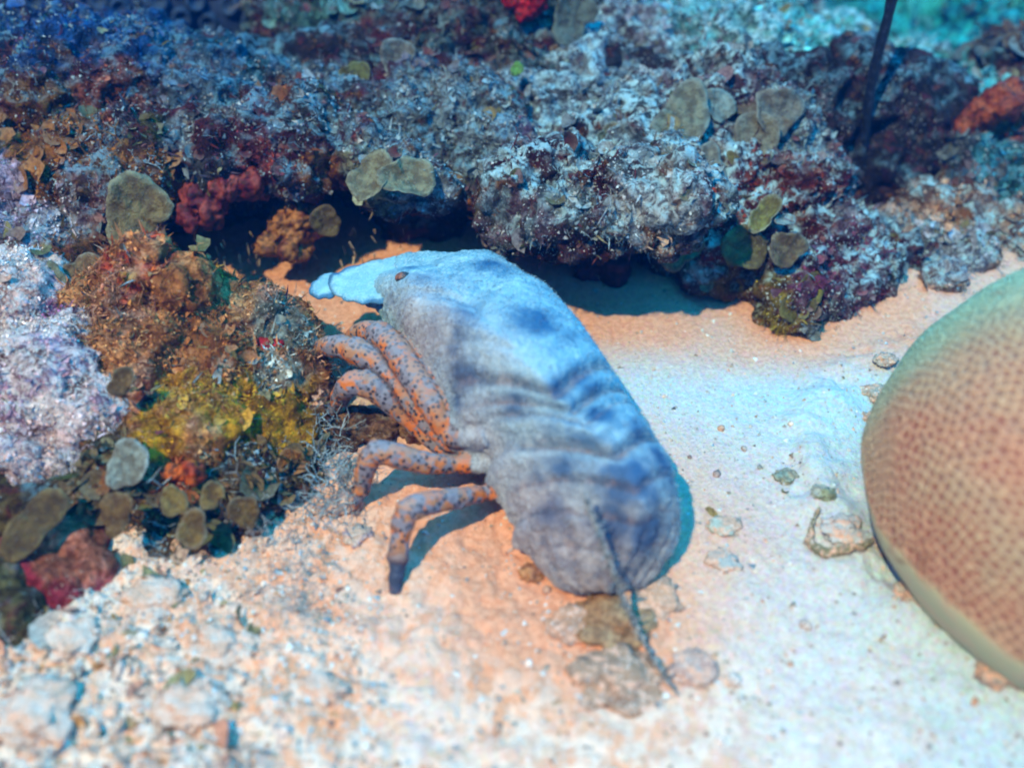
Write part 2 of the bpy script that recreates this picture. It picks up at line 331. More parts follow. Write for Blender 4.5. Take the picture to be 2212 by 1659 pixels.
G = rock('left_boulder', [S(330, 650, .0, .028), S(322, 590, .004, .017), S(318, 560, .006, .010), S(400, 620, -.002, .018), S(430, 670, .01, .025), S(450, 720, -.01, .032), S(560, 720, .0, .026), S(620, 740, -.005, .018), S(600, 830, -.03, .026), S(480, 830, -.04, .036), S(350, 780, -.03, .034), S(570, 920, -.055, .025), S(440, 950, -.07, .03), S(310, 900, -.06, .03), S(250, 720, .0, .03),
    S(620, 960, -.06, .014), S(320, 980, -.08, .02)],
    .0014, 'boulder', [(.62, .24, .08), (.70, .34, .14), (.44, .15, .04), (.66, .32, .20)], [PT(320, 590, .012, .022, (.45, .06, .02)), PT(350, 640, .005, .015, (.3, .02, .02)), PT(585, 750, -.006, .009, RED), PT(620, 690, 0, .022, (.3, .32, .28)), PT(580, 950, -.06, .036, YEL), PT(600, 890, -.05, .02, YEL), PT(430, 900, -.06, .022, (.66, .34, .03)), PT(350, 960, -.07, .02, YEL),
    PT(600, 810, -.03, .014, (.6, .58, .5)), PT(390, 1010, -.08, .012, (.7, .12, .02))], amp=.62, seed=5, spots=(60, [(.60, .14, .03), (.62, .30, .02), (.22, .05, .02), (.70, .40, .26), (.34, .17, .02)], .9),
    label='orange and yellow crusted boulder left of the lobster legs, with a pointed dark red top', cat_='boulder')
G2 = rock('boulder_foot', [S(240, 1060, -.10, .022), S(330, 1100, -.10, .026), S(440, 1080, -.095, .025), S(540, 1060, -.09, .022), S(590, 1110, -.095, .018), S(480, 1180, -.115, .018), S(380, 1190, -.12, .018), S(560, 1190, -.11, .013), S(640, 1030, -.075, .013)],
    .0014, 'reef', [(.13, .07, .02), (.22, .12, .04), (.10, .04, .03)], [PT(400, 1040, -.09, .012, (.7, .14, .03))], amp=.55, seed=6,
    label='low brown rock full of leafy algae at the foot of the orange boulder', cat_='rock')
H = rock('rubble_bank', [S(-40, 720, .0, .036), S(60, 720, -.01, .042), S(160, 790, -.03, .034), S(-10, 850, -.04, .036), S(110, 890, -.06, .045), S(210, 930, -.07, .028), S(60, 990, -.080, .032), S(-30, 1010, -.08, .034), S(190, 1020, -.09, .02)],
    .0015, 'rubble', [(.85, .55, .52), (.85, .42, .30), (.55, .30, .40), (.95, .74, .68)], [PT(150, 870, -.05, .012, (.2, .24, .1)), PT(230, 960, -.07, .016, (.3, .12, .2)), PT(60, 860, -.04, .02, (.35, .5, .38))], amp=.55, seed=7, spots=(60, [(.30, .10, .20), (.6, .5, .55), (.35, .14, .10), (.2, .22, .12), (.7, .6, .6)], .8),
    label='pale lilac speckled rubble bank at the left edge beside the orange boulder', cat_='rubble bank')
I = rock('left_rock', [S(-40, 380, .10, .04), S(60, 430, .085, .035), S(150, 400, .09, .03), S(230, 440, .075, .028), S(110, 500, .065, .025), S(10, 520, .06, .03), S(80, 610, .035, .028), S(-30, 620, .04, .03), S(180, 600, .04, .018), S(0, 330, .12, .03), S(200, 350, .10, .028), S(310, 390, .09, .022)],
    .0016, 'reef', [(.32, .14, .12), (.24, .12, .05), (.42, .28, .36), (.12, .05, .03)], [PT(60, 400, .085, .035, (.50, .34, .44)), PT(130, 500, .065, .018, (.6, .55, .62)), PT(60, 310, .11, .02, (.16, .07, .02)), PT(230, 340, .10, .025, (.22, .10, .02)), PT(160, 590, .04, .025, (.35, .12, .03)), PT(150, 330, .11, .04, (.30, .10, .015)), PT(330, 400, .085, .025, (.34, .12, .02))], amp=.6, seed=8, spots=(50, [(.40, .10, .05), (.5, .25, .35), (.16, .08, .01), (.6, .5, .55), (.08, .02, .01)], .9),
    label='pink and brown rock at the left edge, under the long ledge', cat_='rock')
E = rock('far_rock', [S(1350, 20, .50, .08), S(1560, 10, .55, .09), S(1750, 60, .50, .07), S(1560, 90, .42, .06), S(1900, 110, .46, .07), S(2050, 60, .55, .10), S(2180, 120, .45, .08), S(2250, 20, .6, .12), S(1850, -30, .75, .14), S(1640, -60, .8, .14), S(2080, 180, .38, .05), S(1300, -60, .6, .1)],
    .0045, 'turfrock', [(.01, .34, .46), (.02, .42, .38), (.005, .12, .30), (.05, .55, .60)], amp=1.6, seed=9, label='distant algae covered rock tinted haze blue in the top right corner behind the rod', cat_='reef rock')  # blue of distance haze painted into the rock colours
Fr = rock('right_rock', [S(2110, 290, .22, .04), S(2200, 230, .25, .05), S(2260, 330, .22, .045), S(2080, 370, .18, .022), S(2160, 400, .18, .03), S(2240, 440, .16, .03)],
    .002, 'reef', [(.08, .09, .10), (.10, .16, .18), MAR, (.10, .05, .03)], [PT(2140, 240, .22, .03, (.5, .09, .02)), PT(2080, 285, .21, .02, (.38, .07, .02)), PT(2150, 380, .18, .03, (.06, .3, .38)), PT(1960, 170, .26, .06, (.08, .60, .68))], seed=10, amp=.8,  # upper cyan patch paints in the same hazy light
    label='dark rock with an orange sponge crust at the right edge beside the rod', cat_='reef rock')
J = rock('low_rubble_ridge', [S(1900, 480, .14, .014), S(2000, 450, .15, .02), S(2080, 470, .145, .02), S(1990, 520, .12, .018), S(2090, 560, .11, .022), S(2180, 520, .13, .024), S(2230, 580, .11, .03), S(2030, 610, .09, .016), S(1960, 500, .13, .016)],
    .0018, 'reef_pale', [(.38, .22, .15), (.30, .32, .36), (.45, .28, .22)], [PT(2050, 540, .12, .03, (.42, .42, .48)), PT(2040, 460, .145, .02, (.55, .26, .14))], seed=11, amp=.5,
    label='low orange and blue grey rubble ridge between the outcrop and the domed coral', cat_='rubble')
R1 = rock('brown_slab', [S(-20, 1130, -.115, .024), S(70, 1120, -.11, .02), S(150, 1100, -.105, .016)], .0014, 'reef', [(.16, .08, .02), (.20, .11, .03)], seed=12, amp=.4, label='flat brown slab at the left edge above the pinkish red crusted stone', cat_='rock')
R2 = rock('red_crusted_stone', [S(80, 1200, -.135, .018), S(160, 1200, -.13, .02), S(200, 1240, -.14, .014), S(120, 1270, -.15, .016), S(60, 1230, -.14, .012)], .0014, 'boulder', [(.75, .25, .2), (.7, .10, .14)], [PT(90, 1230, -.14, .03, (.72, .06, .12)), PT(160, 1190, -.13, .02, (.8, .25, .15))], seed=13, amp=.35, label='stone with a bright pinkish red crust low on the left', cat_='stone')
R3 = rock('olive_stone', [S(-20, 1300, -.16, .022), S(30, 1350, -.17, .018), S(-30, 1400, -.18, .02)], .0014, 'reef', [(.28, .12, .02), (.2, .13, .04)], seed=15, amp=.35, label='orange brown stone at the left edge below the red crusted stone', cat_='stone')
ROCKS = [A, B, Cc, G, G2, H, I, E, Fr, J, R1, R2, R3]

# ------------------------------------------------------------ scattered growth
def frames(N, nrm, tilt):
    n = nrm + RNG.normal(0, tilt, nrm.shape); n /= np.linalg.norm(n, axis=1)[:, None]
    a = RNG.normal(size=n.shape); t = np.cross(n, a); t /= np.linalg.norm(t, axis=1)[:, None]; return t, np.cross(n, t), n
def sample(o, N, zmin=-9, vis=True):
    me = o.data; v = verts(me); nf = len(me.polygons)
    ls = np.empty(nf, np.int32); me.polygons.foreach_get('vertices', np.empty(0, np.int32)) if False else None
    c = np.empty(nf*3, np.float32); me.polygons.foreach_get('center', c); c = c.reshape(-1, 3).astype(np.float64)
    n = np.empty(nf*3, np.float32); me.polygons.foreach_get('normal', n); n = n.reshape(-1, 3).astype(np.float64)
    a = np.empty(nf, np.float32); me.polygons.foreach_get('area', a); a = a.astype(np.float64)
    c += np.array(o.location)
    if vis:                                       # keep growth on the open faces
        a = a*(((CAM-c)*n).sum(1) > -.05)*(n[:, 2] > -.7)
    a = a*(.12+smooth(-.12, .22, fbm(c, 38, 3, 77+N % 13))); idx = RNG.choice(nf, N, p=a/a.sum()); ci = np.empty(nf*4, np.int32)
    L = np.empty(nf, np.int32); me.polygons.foreach_get('loop_start', L); lv = np.empty(len(me.loops), np.int32); me.loops.foreach_get('vertex_index', lv)
    ca = np.empty(len(me.vertices)*4, np.float32)
    if 'Col' in me.color_attributes: me.color_attributes['Col'].data.foreach_get('color', ca)
    ca = ca.reshape(-1, 4)[:, :3]; cc = ca[lv[L[idx]]]
    jit = RNG.normal(0, .0006, (N, 3))
    return c[idx]+jit, n[idx], cc
def fan(seg=7):
    V = [(0, 0, 0)]; w = [0.]; F = []
    for k in range(seg):
        a = -1.9 + 3.8*k/(seg-1)
        for r, z, ww in ((.55, .12, .35), (1., .34+.1*math.sin(k*2.2), 1.)): V.append((r*math.cos(a), r*math.sin(a)*.9, z)); w.append(ww)
    for k in range(seg-1):
        i = 1+2*k; F += [(0, i, i+2, i+2), (i, i+1, i+3, i+2)]
    return np.array(V), F, np.array(w)
def blade():
    return np.array([(-.09, 0, 0), (.09, 0, 0), (.07, .12, .55), (-.07, .1, .55), (.0, .35, 1.)]), [(0, 1, 2, 3), (3, 2, 4, 4)], np.array([0, 0, .5, .5, 1.])
def grain():
    V = np.array([(1, 0, 0), (-.4, .8, 0), (-.5, -.7, .1), (0.1, 0, .9)]); return V, [(0, 1, 3, 3), (1, 2, 3, 3), (2, 0, 3, 3)], np.array([.5, .5, .5, 1.])
def fork():
    V, F, w = [], [], []
    def seg(a, b, r):
        i = len(V); d = np.array(b)-np.array(a); s = np.cross(d, (0, 0, 1.)); s = s/(np.linalg.norm(s)+1e-9)*r; q = np.cross(d, s); q = q/(np.linalg.norm(q)+1e-9)*r
        for p, e in ((a, 1.), (b, .6)):
            for u in (s, -.5*s+.87*q, -.5*s-.87*q): V.append(np.array(p)+u*e); w.append(p[2])
        for k in range(3): F.append((i+k, i+(k+1) % 3, i+3+(k+1) % 3, i+3+k))
    seg((0, 0, 0), (.1, 0, .4), .05); seg((.1, 0, .4), (.45, .1, .8), .04); seg((.1, 0, .4), (-.2, .15, .85), .04); seg((-.2, .15, .85), (-.45, 0, 1.1), .03); seg((-.2, .15, .85), (0, .3, 1.15), .03); seg((.45, .1, .8), (.8, .1, .9), .03)
    return np.array(V), F, np.clip(np.array(w), 0, 1)
def scatter(name, tmpl, pos, nrm, size, colr, tilt=.5, rim=None, aniso=.25):
    T, F, w = tmpl; N = len(pos); F = np.array(F); t, b, n = frames(N, nrm, tilt)
    s = size[:, None]*(1+aniso*RNG.normal(size=(N, 3))); L = T[None]*s[:, None, :]
    P = pos[:, None] + L[..., 0:1]*t[:, None] + L[..., 1:2]*b[:, None] + L[..., 2:3]*n[:, None]
    C = np.broadcast_to(colr[:, None], (N, len(T), 3)).copy()
    if rim is not None: C = C*(1-rim[0]*w[None, :, None]) + np.array(rim[1])*rim[0]*w[None, :, None]
    FF = F[None] + (np.arange(N)*len(T))[:, None, None]
    return P.reshape(-1, 3), FF.reshape(-1, F.shape[1]), C.reshape(-1, 3)
def build_stuff(name, chunks, label, mat='leaf', category='algae'):
    Vs, Fs, Cs, n = [], [], [], 0
    for V, F, C in chunks: Vs.append(V); Fs.append(F+n); Cs.append(C); n += len(V)
    V, F, C = np.concatenate(Vs), np.concatenate(Fs), np.concatenate(Cs)
    tri = F[:, 2] == F[:, 3]
    me = bpy.data.meshes.new(name); Q = F[~tri]; Tt = F[tri][:, :3]
    loops = np.concatenate([Q.ravel(), Tt.ravel()]).astype(np.int32); st = np.concatenate([np.arange(len(Q))*4, len(Q)*4+np.arange(len(Tt))*3]).astype(np.int32)
    me.vertices.add(len(V)); me.vertices.foreach_set('co', V.astype(np.float32).ravel())
    me.loops.add(len(loops)); me.loops.foreach_set('vertex_index', loops); me.polygons.add(len(st)); me.polygons.foreach_set('loop_start', st)
    me.update(calc_edges=True); set_col(me, 'Col', C); me.materials.append(MAT[mat])
    me.polygons.foreach_set('use_smooth', np.ones(len(me.polygons), bool))
    o = link(name, me); tag(o, label, category, None, 'stuff'); return o
def pick(N, pal, wts):
    pal = np.array(pal); w = np.array(wts, float); return pal[RNG.choice(len(pal), N, p=w/w.sum())]*RNG.uniform(.6, 1.25, (N, 1))
def growth(o, nf, nb, ng, nk, pal, wts, fs=.004, gcol=((.6, .58, .56), (.45, .5, .5)), own=.80, rim=(.22, (.30, .30, .24))):
    ch = []
    for cnt, tm, sz, kind in ((nf, fan(), fs, 0), (nb, blade(), fs*1.1, 1), (ng, grain(), .0009, 2), (nk, fork(), fs*1.3, 3)):
        if not cnt: continue
        p, n, cc = sample(o, cnt); size = sz*np.clip(RNG.lognormal(0, .4, cnt), .35, 2.4)
        c = pick(cnt, pal, wts) if kind in (0, 1) else pick(cnt, gcol, [1]*len(gcol))
        m = RNG.random(cnt)[:, None] < (own if kind != 2 else .55); c = np.where(m, cc*(1. if kind != 2 else 1.3)*RNG.uniform(.6, 1.5, (cnt, 1)), c)
        if kind == 0: n = n*.6 + np.array((0, -.25, .45))
        ch.append(scatter('', tm, p, n, size, c, .45 if kind != 1 else .6, rim if kind == 0 else None))
    return ch
PAL = [(.12, .10, .02), (.17, .13, .04), (.24, .21, .11), (.12, .015, .015), (.16, .05, .09), (.24, .29, .31), (.26, .08, .015)]
growths = [
 (A, 800, 7500, 11000, 900, [1, 1, 1.2, 2.5, 2.5, 3, .6], .0031, 'short turf of mauve grey and olive algae on the long ledge'),
 (B, 1000, 7500, 14000, 1500, [1.3, 1.5, 2, 2.5, 1.2, 3, .6], .0034, 'turf of olive fans and pale twigs on the maroon outcrop'),
 (Cc, 900, 4000, 5000, 500, [2, 2, 1.2, 2, 1, 2, 1], .0046, 'dark green and brown turf on the top centre rock'),
 (G, 160, 5000, 5000, 700, [1, 2, 1, .6, .5, 1, 3], .0030, 'orange brown turf on the boulder left of the lobster'),
 (G2, 700, 1500, 3500, 600, [3, 3, 1.5, .3, .3, .6, 2], .0046, 'crowded brown leafy algae at the foot of the boulder'),
 (H, 120, 2600, 6000, 400, [.6, 1, 1, .6, 2, 3, .6], .0026, 'pale turf and grit on the lilac rubble bank'),
 (I, 500, 2600, 4000, 400, [1, 2, 1, 1, 2, 1.5, 1.4], .0036, 'pink and brown turf on the left edge rock'),
 (Fr, 700, 1300, 3500, 500, [1, 1, 1, 2, .5, 3, 1], .0046, 'dark turf on the rock at the right edge'),
 (J, 400, 700, 3000, 300, [.5, 1, 1, .3, .6, 3, 1.5], .0034, 'tufts on the low rubble ridge above the domed coral'),
]
for (o, nf, nb, ng, nk, w, fs, lab) in growths:
    gc = ((.45, .45, .44), (.30, .38, .42)) if o not in (H, G) else ((.6, .30, .12), (.5, .2, .08)) if o is G else ((.8, .74, .76), (.7, .55, .5), (.6, .5, .6))
    build_stuff('algae_turf', growth(o, nf, nb, ng, nk, PAL, w, fs, gc), lab)
build_stuff('algae_turf', growth(E, 500, 6000, 5000, 0, [(.01, .30, .30), (.02, .45, .42), (.005, .18, .28), (.05, .55, .50)], [1, 1, 1, 1], .013, ((.3, .6, .6),), rim=(.4, (.2, .6, .5)), own=.2), 'long turf tinted haze blue on the distant rock')  # turf colours carry the painted distance haze too

# ------------------------------------------------------------ single plate algae
def plate(px, py, y, r, nrm, col, label, rimc=(.36, .34, .26), cup=.22, asp=1., name='plate_alga', cat_='alga', off=.004, rotz=0):
    """a wavy, slightly cupped disc of real thickness"""
    c = aty(px, py, y) - ray(px, py)*off
    n = Vector(nrm).normalized(); t = n.orthogonal().normalized(); t = (Matrix.Rotation(rotz, 3, n) @ t); b = n.cross(t)
    seg, rings = 40, 9; sd = random.random()*99; V, Cc_, F = [], [], []
    for side in (1, -1):
        for i in range(rings+1):
            q = i/rings
            for k in range(seg):
                a = 2*math.pi*k/seg
                rr = r*q*(1+.13*math.sin(2*a+sd)+.07*math.sin(3*a+sd*2)+.035*math.sin(5*a+sd*3)+.012*math.sin(13*a+sd)+.02*math.sin(23*a+sd*5)*math.sin(4*a+sd)-.10*max(0, math.sin(2*a+sd*7))**8-.28*max(0, math.cos(a-1.57))**3)
                h = r*(cup*q*q + .10*q*q*math.sin(3*a+sd) + .04*q*math.sin(7*a+sd)) + .02*r*math.sin(18*q) + side*(.0007*(1-q**6) + .00015)
                p = c + np.array(t)*rr*math.cos(a)*asp + np.array(b)*rr*math.sin(a) + np.array(n)*h
                V.append(p); w = .6*smooth(.8, 1., q); z = .9+.10*math.sin(q*13)
                Cc_.append(.72*(np.array(col)*z*(1-w) + np.array(rimc)*w))
    st = (rings+1)*seg
    for s in (0, 1):
        for i in range(rings):
            for k in range(seg):
                a_, b_ = s*st+i*seg+k, s*st+i*seg+(k+1) % seg
                f = (a_, a_+seg, b_+seg, b_); F.append(f if s == 0 else f[::-1])
    for k in range(seg): F.append((rings*seg+k, st+rings*seg+k, st+rings*seg+(k+1) % seg, rings*seg+(k+1) % seg))
    me = mesh_np(name, np.array(V), np.array(F), 4, np.array(Cc_), [MAT['plate']]); o = link(name, me); centre(o)
    return tag(o, label, cat_, 'plate algae growing on the reef' if name == 'plate_alga' else None)
OL = (.22, .18, .07); TAN = (.32, .28, .20); GRN = (.28, .30, .20); BRN = (.22, .11, .03); GR = (.32, .34, .30)
fr = (0, -.6, .8)
plate(300, 465, .045, .0215, (.25, -.75, .6), (.26, .17, .06), 'largest olive disc with a pale right rim, hanging under the ledge at the left', (.42, .42, .28), .15, .9)
plate(60, 640, .015, .022, (-.1, -.55, .85), (.24, .22, .12), 'broad flat olive plate at the left edge above the rubble bank', (.36, .34, .22), .1, 1.)
plate(175, 590, .03, .012, (.2, -.6, .8), (.30, .16, .06), 'small orange brown plate right of the broad olive one', (.5, .4, .3), .15)
plate(800, 385, .074, .014, (-.2, -.5, .85), (.30, .27, .15), 'left lobe of the pair of olive plates on the ledge lip above the lobster head', (.40, .42, .30), .3)
plate(875, 385, .074, .015, (.3, -.5, .85), (.30, .27, .15), 'right lobe of the pair of olive plates on the ledge lip above the lobster head', (.40, .42, .30), .3)
plate(705, 480, .09, .010, (.3, -.8, .4), (.20, .12, .03), 'brown plate hanging in the cave beside the orange sponge lump', BRN)
plate(985, 395, .09, .007, (.2, -.7, .5), (.32, .18, .05), 'small tan upright plate at the ledge end above the lobster back', TAN, asp=.7)
plate(860, 130, .20, .013, (.2, -.7, .6), (.20, .18, .14), 'grey brown fan with pale rim at the lower left of the top centre rock', (.36, .40, .40))
plate(765, 165, .185, .011, (-.2, -.6, .7), (.14, .14, .03), 'dark olive disc in the dip left of the top centre rock', OL)
plate(1115, 150, .18, .004, (.2, -.6, .7), (.20, .42, .06), 'tiny bright green leaf on the top centre rock', (.3, .5, .1), asp=1.4)
plate(1240, 40, .24, .017, (.1, -.75, .5), (.13, .16, .13), 'dull green grey fan right of the bright red sponge', (.2, .24, .2))
plate(1210, 115, .23, .009, (.3, -.5, .7), (.36, .22, .12), 'small tan shell-like plate right of the top centre rock', (.6, .4, .25), asp=.6)
plate(1545, 225, .165, .012, (.3, -.6, .7), (.30, .36, .32), 'pale grey green upright fan on the outcrop top', (.45, .55, .5), asp=1.)
plate(1470, 255, .145, .018, (0, -.5, .85), (.26, .25, .16), 'wide olive plate below the pale grey green fan', GR, asp=1.35)
plate(1610, 210, .18, .011, (.1, -.5, .85), (.24, .17, .10), 'brown oval plate right of the pale grey green fan', TAN, asp=1.4)
plate(1680, 245, .155, .017, (.3, -.7, .6), (.26, .22, .16), 'tall grey tan fan beside the black hollow', (.34, .34, .28))
plate(1640, 300, .14, .016, (-.1, -.7, .6), (.28, .26, .18), 'round grey tan fan just below the tall one', (.34, .34, .28))
plate(1525, 365, .112, .014, (.3, -.6, .7), (.30, .27, .20), 'tan round plate over the pale snout of the outcrop', (.42, .44, .38))
plate(1310, 300, .135, .009, (.3, -.5, .7), (.34, .28, .14), 'small yellowish cup shaped plate on the silty slope', (.45, .5, .45), .5)
plate(1650, 465, .085, .009, (-.3, -.5, .8), (.28, .25, .05), 'yellow olive curled plate in the middle of the maroon face', (.55, .6, .5), .4, 1.3)
plate(1690, 480, .086, .005, (.4, -.2, .8), (.45, .5, .45), 'thin pale curl beside the yellow olive plate', (.6, .65, .6), .6, 1.6)
plate(1610, 540, .075, .014, (-.1, -.75, .55), (.20, .16, .05), 'dark olive fan low on the maroon face', OL)
plate(1700, 540, .072, .012, (.2, -.7, .5), (.22, .14, .06), 'brown fan right of the dark olive one on the maroon face', TAN)
plate(1470, 540, .078, .012, (.2, -.7, .5), (.20, .18, .08), 'olive plate under the pale snout of the outcrop', (.4, .3, .2), asp=1.3)
plate(1735, 645, .055, .012, (.1, -.7, .5), (.25, .21, .03), 'mustard plate at the bottom edge of the outcrop', OL, asp=1.3)
plate(1640, 515, .078, .007, (.7, -.6, .3), (.42, .36, .24), 'narrow pale tan blade on the outcrop face', TAN, asp=.35)
plate(1760, 215, .25, .01, (.2, -.6, .7), (.35, .22, .22), 'small pinkish plate left of the rod', MAUVE)
plate(275, 1000, -.095, .0105, (-.1, -.6, .8), (.34, .33, .26), 'pale grey plate at the lower left of the orange boulder', (.6, .6, .55), .2, 1.3)
plate(375, 1080, -.113, .0075, (0, -.7, .7), (.30, .18, .04), 'bronze round plate at the boulder foot below the orange sponge spot', (.4, .34, .2))
plate(460, 1070, -.110, .0065, (.2, -.7, .6), (.28, .15, .03), 'bronze plate second from the left at the boulder foot', (.4, .34, .2))
plate(415, 1140, -.125, .0085, (0, -.7, .7), (.26, .14, .03), 'brown plate below the two bronze ones', (.5, .4, .3))
plate(530, 1105, -.11, .0085, (.2, -.8, .4), (.24, .13, .03), 'steep brown plate at the middle of the boulder foot', (.4, .3, .2))
plate(635, 1000, -.072, .008, (.2, -.7, .6), (.50, .20, .05), 'orange cup shaped plate at the lower right corner of the boulder', (.6, .35, .2), .5)
plate(600, 1170, -.105, .008, (.3, -.6, .6), (.30, .18, .04), 'olive round plate touching the sand right of the boulder foot', (.42, .32, .16), .3)
plate(255, 1110, -.122, .009, (-.2, -.7, .6), (.22, .11, .03), 'dark bronze plate at the left end of the boulder foot', (.4, .25, .12), .1, 1.2)
plate(70, 1130, -.125, .012, (0, -.6, .8), (.15, .08, .02), 'wide bronze plate on the brown slab at the left edge', (.4, .26, .1), .1, 1.5)
plate(230, 1440, -.165, .008, (.1, -.3, .9), (.28, .26, .10), 'small olive leaf on the pale rubble low on the left', (.4, .36, .2), .3, 1.4)
plate(290, 1385, -.155, .007, (.5, -.3, .8), (.24, .14, .04), 'small brown folded leaf on the pale rubble beside a red speck', (.3, .2, .1), .4)
plate(330, 1565, -.19, .007, (.6, -.2, .8), (.34, .30, .05), 'yellow olive narrow leaf near the bottom left', (.4, .36, .1), .3, 2.2)
plate(265, 825, -.065, .007, (.1, -.8, .5), (.22, .12, .04), 'small brown disc between the rubble bank and the boulder', (.3, .25, .15))

# sponges
def lump(name, blobs, vox, col, col2, label, cat_='sponge', seed=3, amp=1., mat='leaf'):
    V, F = cat([(ICO3[0]*np.array(r)+c, ICO3[1]) for c, r in blobs]); me = voxelise(V, F, vox)
    for sc, a in ((60, .005), (150, .0035), (420, .0014)):
        v = verts(me); n = normals(me); v += n*(fbm(v, sc, 3, seed)*a*amp)[:, None]; me.vertices.foreach_set('co', v.astype(np.float32).ravel()); me.update()
    v = verts(me); w = smooth(-.1, .25, fbm(v, 130, 3, seed+4))[:, None]; w2 = smooth(.52, .30, worley(v*260, seed))[:, None]; set_col(me, 'Col', (.75*(np.array(col)*(1-w)+np.array(col2)*w))*(1-.75*w2)); me.materials.append(MAT[mat])
    me.polygons.foreach_set('use_smooth', np.ones(len(me.polygons), bool))
    o = link(name, me); centre(o); return tag(o, label, cat_)
lump('red_sponge', [S(1105, 5, .235, .008), S(1130, 10, .235, .010), S(1150, -8, .235, .008), S(1122, 32, .23, .006)], .0012, (.75, .006, .006), (.5, .0, .0), 'bright red sponge at the top edge of the picture on the dark rock')
lump('red_sponge', [S(555, 758, -.016, .004), S(575, 752, -.018, .005), S(600, 746, -.016, .004)], .0008, (.85, .01, .01), (.6, .01, .0), 'small bright red sponge streak on the orange boulder', seed=5)
lump('orange_sponge', [S(1050, 440, .115, .011), S(1090, 430, .115, .011), S(1065, 475, .11, .012), S(1105, 470, .11, .009), S(1040, 495, .108, .007)], .0012, (.55, .19, .05), (.35, .10, .03), 'orange brown sponge lump hanging in the cave above the lobster back', seed=6, amp=1.4)
lump('orange_sponge', [S(610, 490, .095, .011), S(660, 480, .095, .011), S(640, 520, .088, .011), S(590, 520, .09, .008)], .0012, (.60, .22, .06), (.30, .07, .03), 'rusty orange sponge lump in the cave left of the lobster nose', seed=7, amp=1.5)
lump('pink_sponge', [S(430, 430, .09, .010), S(490, 400, .092, .012), S(540, 395, .095, .010), S(460, 450, .088, .011), S(410, 465, .085, .008)], .0012, (.42, .07, .05), (.22, .02, .03), 'ribbed pinkish red sponge under the ledge right of the largest disc', seed=8, amp=1.3)
lump('orange_sponge', [S(2080, 280, .195, .010), S(2120, 250, .195, .013), S(2160, 225, .195, .012), S(2190, 200, .20, .008)], .0015, (.50, .10, .02), (.35, .05, .01), 'orange red sponge slab at the right edge beyond the rod', seed=9)
lump('orange_sponge', [S(375, 1028, -.098, .006), S(410, 1018, -.098, .006), S(340, 1045, -.1, .004)], .001, (.85, .16, .02), (.7, .08, .02), 'vivid orange sponge spot under the pale grey plate of the boulder', seed=10)
lump('purple_sponge', [S(1230, 540, .115, .012), S(1290, 545, .11, .014), S(1330, 520, .105, .012), S(1280, 590, .10, .012), S(1330, 590, .095, .010)], .0014, (.15, .03, .06), (.07, .02, .03), 'dark purple sponge lump at the mouth of the cave behind the lobster', seed=11)

# star coral, top left
v_, f_ = cat([(ICO3[0]*np.array(r)+c, ICO3[1]) for c, r in [S(100, -20, .34, .05), S(260, 0, .33, .05), S(400, 5, .33, .05), S(540, 20, .33, .045), S(620, -20, .35, .05), S(340, -60, .4, .07)]])
me = voxelise(v_, f_, .003); v = verts(me); set_col(me, 'Col', np.zeros((len(v), 3))+np.array((.02, .035, .09))); me.materials.append(MAT['leaf'])  # haze and shade painted as dark blue over a brownish coral
me.polygons.foreach_set('use_smooth', np.ones(len(me.polygons), bool))
star = tag(link('star_coral', me), 'mound of ringed star coral cups, coloured shade blue, at the top left edge', 'coral')
def cup_template():
    V, F = [], []; prof = [(1.05, 0), (.95, .55), (.82, .72), (.62, .62), (.45, .35), (0.05, .30)]; sg = 20
    for r, z in prof:
        for k in range(sg):
            a = 2*math.pi*k/sg; q = 1+.05*math.cos(10*a); V.append((r*q*math.cos(a), r*q*math.sin(a), z))
    for i in range(len(prof)-1):
        for k in range(sg): F.append((i*sg+k, i*sg+(k+1) % sg, (i+1)*sg+(k+1) % sg, (i+1)*sg+k))
    return np.array(V), np.array(F)
cv, cf = cup_template(); cupme = mesh_np('polyp_cup', cv*.0075, cf, 4, np.zeros((len(cv), 3))+np.array((.035, .06, .12)), [MAT['leaf']])  # cups share the painted shade blue
n_ = normals(me); vis = np.where((((CAM-v)*n_).sum(1) > .2*np.linalg.norm(CAM-v, axis=1)))[0]; taken = []
for i in RNG.permutation(vis):
    if all(np.linalg.norm(v[i]-q) > .0135 for q in taken):
        d = v[i]-CAM; px = 1106+ d[0]/(d@FW)/K; py = 829.5-(d@UP)/(d@FW)/K
        if -40 < px < 700 and -60 < py < 110: taken.append(v[i]); o = link('polyp_cup', cupme, star); o.location = v[i]; o.rotation_euler = Vector(n_[i]).to_track_quat('Z', 'Y').to_euler()
    if len(taken) >= 90: break

# ------------------------------------------------------------ dark rod
def tube(path, radii, seg=12, closed=True):
    path = [Vector(p) for p in path]; V, F = [], []; up = Vector((0, 0, 1)); prev = None
    for i, p in enumerate(path):
        d = (path[min(i+1, len(path)-1)]-path[max(i-1, 0)]).normalized()
        if prev is None: t = d.orthogonal().normalized()
        else: t = (prev - d*prev.dot(d)).normalized()
        prev = t; b = d.cross(t)
        for k in range(seg):
            a = 2*math.pi*k/seg; V.append(p + (t*math.cos(a)+b*math.sin(a))*radii[i])
    for i in range(len(path)-1):
        for k in range(seg): F.append((i*seg+k, i*seg+(k+1) % seg, (i+1)*seg+(k+1) % seg, (i+1)*seg+k))
    n = len(V); V.append(path[0]); V.append(path[-1])
    for k in range(seg):
        F.append((n, (k+1) % seg, k, k)); e0 = (len(path)-1)*seg; F.append((n+1, e0+k, e0+(k+1) % seg, e0+(k+1) % seg))
    return np.array([v[:] for v in V]), np.array(F)
